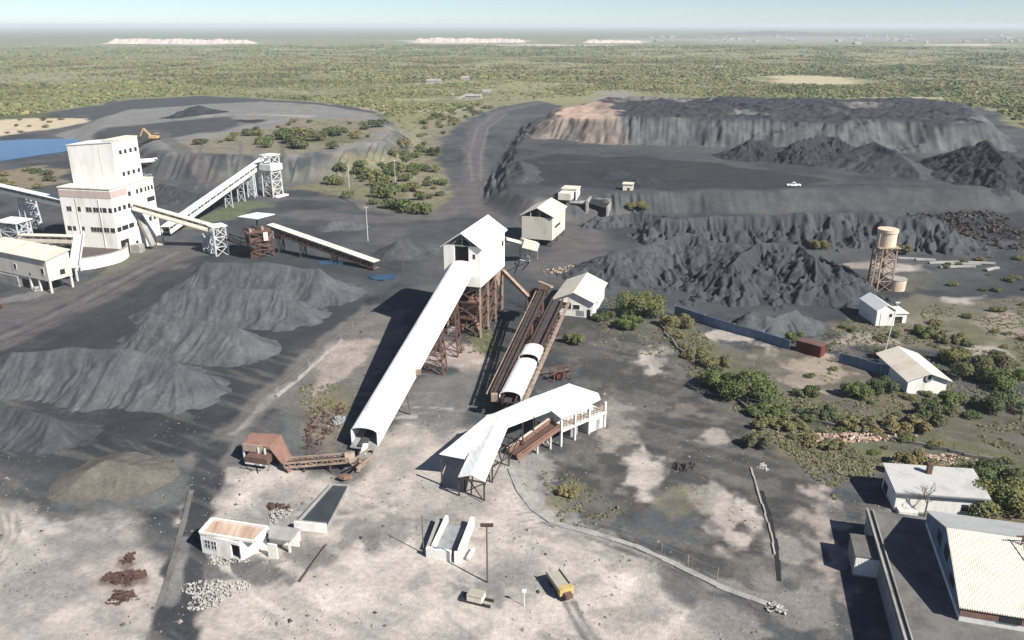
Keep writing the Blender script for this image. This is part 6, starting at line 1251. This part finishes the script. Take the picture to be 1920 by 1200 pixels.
def ground_cover():
    g = np.random.default_rng(18); Vs = []; Cs = []
    for pts, n, z0 in (([(1230, 600), (1300, 610), (1420, 715), (1560, 765), (1700, 800), (1990, 850), (1990, 960), (1840, 930), (1640, 880), (1480, 850), (1380, 790), (1290, 700)], 2600, 0), ([(1540, 610), (1720, 570), (2000, 560), (2000, 850), (1700, 800), (1540, 760)], 2400, 0), ([(1130, 550), (1260, 600), (1300, 680), (1120, 650)], 260, 0),
                       ([(570, 350), (650, 332), (740, 302), (775, 272), (815, 310), (848, 352), (842, 388), (790, 404), (720, 400), (660, 376)], 1500, 0), ([(350, 278), (380, 262), (480, 246), (560, 224), (650, 224), (715, 240), (700, 260), (620, 281), (540, 287), (440, 285)], 1300, ZR), ([(745, 262), (800, 222), (870, 200), (960, 186), (900, 212), (850, 238), (812, 272), (790, 292)], 900, 0), ([(1015, 880), (1080, 890), (1170, 960), (1150, 1005), (1060, 985), (1025, 940)], 70, 0), ([(1450, 820), (1640, 880), (1650, 960), (1520, 900)], 200, 0), ([(560, 720), (690, 720), (640, 830), (570, 840)], 240, 0), ([(860, 610), (930, 610), (930, 670), (860, 660)], 70, 0), ([(1560, 870), (1660, 870), (1640, 960), (1560, 940)], 120, 0)):
        n = int(n * 2.2); q = np.array(poly_pts(n, z0, pts, int(n + z0))); x, y = q[:, 0], q[:, 1]; ok = fbm(x / 8, y / 8, 91, 3) > .46; x, y = x[ok], y[ok]; m = len(x); k = 7; z = terrain_z(x, y); s = g.uniform(.18, .55, m)
        d = g.normal(size=(m, k, 3)); d[..., 2] = np.abs(d[..., 2]); d /= np.linalg.norm(d, axis=2)[..., None]; c = np.stack([x, y, z], 1)[:, None] + d * (s[:, None] * g.uniform(.4, 1., (m, k)))[..., None] * np.array([1, 1, .6])
        nn = d + g.normal(size=(m, k, 3)) * .4 + np.array([.2, -.2, .6]); nn /= np.linalg.norm(nn, axis=2)[..., None]; t = np.cross(nn, g.normal(size=(m, k, 3))); t /= np.linalg.norm(t, axis=2)[..., None]; b = np.cross(nn, t); w = (s[:, None] * g.uniform(.25, .5, (m, k)))[..., None]
        Vs.append(np.stack([c - t * w - b * w * .5, c + t * w * .2 - b * w, c + t * w + b * w * .4, c - t * w * .2 + b * w], 2).reshape(-1, 3)); hue = g.uniform(0, 1, m)[:, None]
        Cs.append(np.repeat(np.array([[.092, .105, .052]]) * (1 - hue) + np.array([[.165, .148, .092]]) * hue, k * 4, 0))
    V = np.concatenate(Vs); o = mesh_np('ground_cover', V, np.arange(len(V)).reshape(-1, 4), M['farleaf'], colors=np.concatenate(Cs)); tag(o, 'low weeds and grass tufts covering the rough ground between the shrubs', 'ground cover', kind='stuff')
ground_cover()

# ================================================================ LIGHT, AIR, CAMERA
SUN = Vector((.93, -.75, 1.0)).normalized(); el = math.asin(SUN.z); az = math.atan2(SUN.x, SUN.y)
sd = bpy.data.lights.new('sun', 'SUN'); sd.energy = 5.0; sd.angle = R(.5); sd.color = (1.0, .955, .875); so = bpy.data.objects.new('sun', sd); COL.objects.link(so)
so.rotation_euler = (-SUN).to_track_quat('-Z', 'Y').to_euler(); so.location = (200, -150, 300)
w = bpy.data.worlds.new('World'); scene.world = w; w.use_nodes = True; nt = w.node_tree; nt.nodes.clear()
out = nt.nodes.new('ShaderNodeOutputWorld'); bg = nt.nodes.new('ShaderNodeBackground'); sk = nt.nodes.new('ShaderNodeTexSky'); sk.sky_type = 'NISHITA'; sk.sun_disc = False; sk.sun_elevation = el; sk.sun_rotation = az; sk.altitude = 100; sk.air_density = .62; sk.dust_density = .12; sk.ozone_density = 2.6
bg.inputs[1].default_value = .06; nt.links.new(sk.outputs[0], bg.inputs[0]); nt.links.new(bg.outputs[0], out.inputs[0])
hm = bpy.data.materials.new('haze_air'); hm.use_nodes = True; nt = hm.node_tree; nt.nodes.clear(); out = nt.nodes.new('ShaderNodeOutputMaterial'); pv = nt.nodes.new('ShaderNodeVolumePrincipled'); pv.inputs['Color'].default_value = (.86, .93, 1, 1); pv.inputs['Density'].default_value = 9.5e-5; pv.inputs['Anisotropy'].default_value = .0; nt.links.new(pv.outputs[0], out.inputs['Volume'])
hz_o = MB().box(-61000, 61000, -61000, 61000, -3, 92).build('haze', hm); tag(hz_o, kind='stuff')
cd = bpy.data.cameras.new('camera'); co = bpy.data.objects.new('camera', cd); COL.objects.link(co); co.location = (0, 0, CAMH); co.rotation_euler = (math.pi / 2 - PITCH, 0, 0); cd.sensor_width = 36; cd.sensor_fit = 'HORIZONTAL'; cd.lens = 36 * F / 1920; cd.clip_start = .5; cd.clip_end = 150000; scene.camera = co
scene.view_settings.view_transform = 'Standard'; scene.view_settings.look = 'None'; scene.view_settings.exposure = .9; scene.view_settings.gamma = 1
scene.cycles.use_denoising = True; scene.cycles.denoiser = 'OPENIMAGEDENOISE'; scene.cycles.max_bounces = 6; scene.cycles.volume_bounces = 0
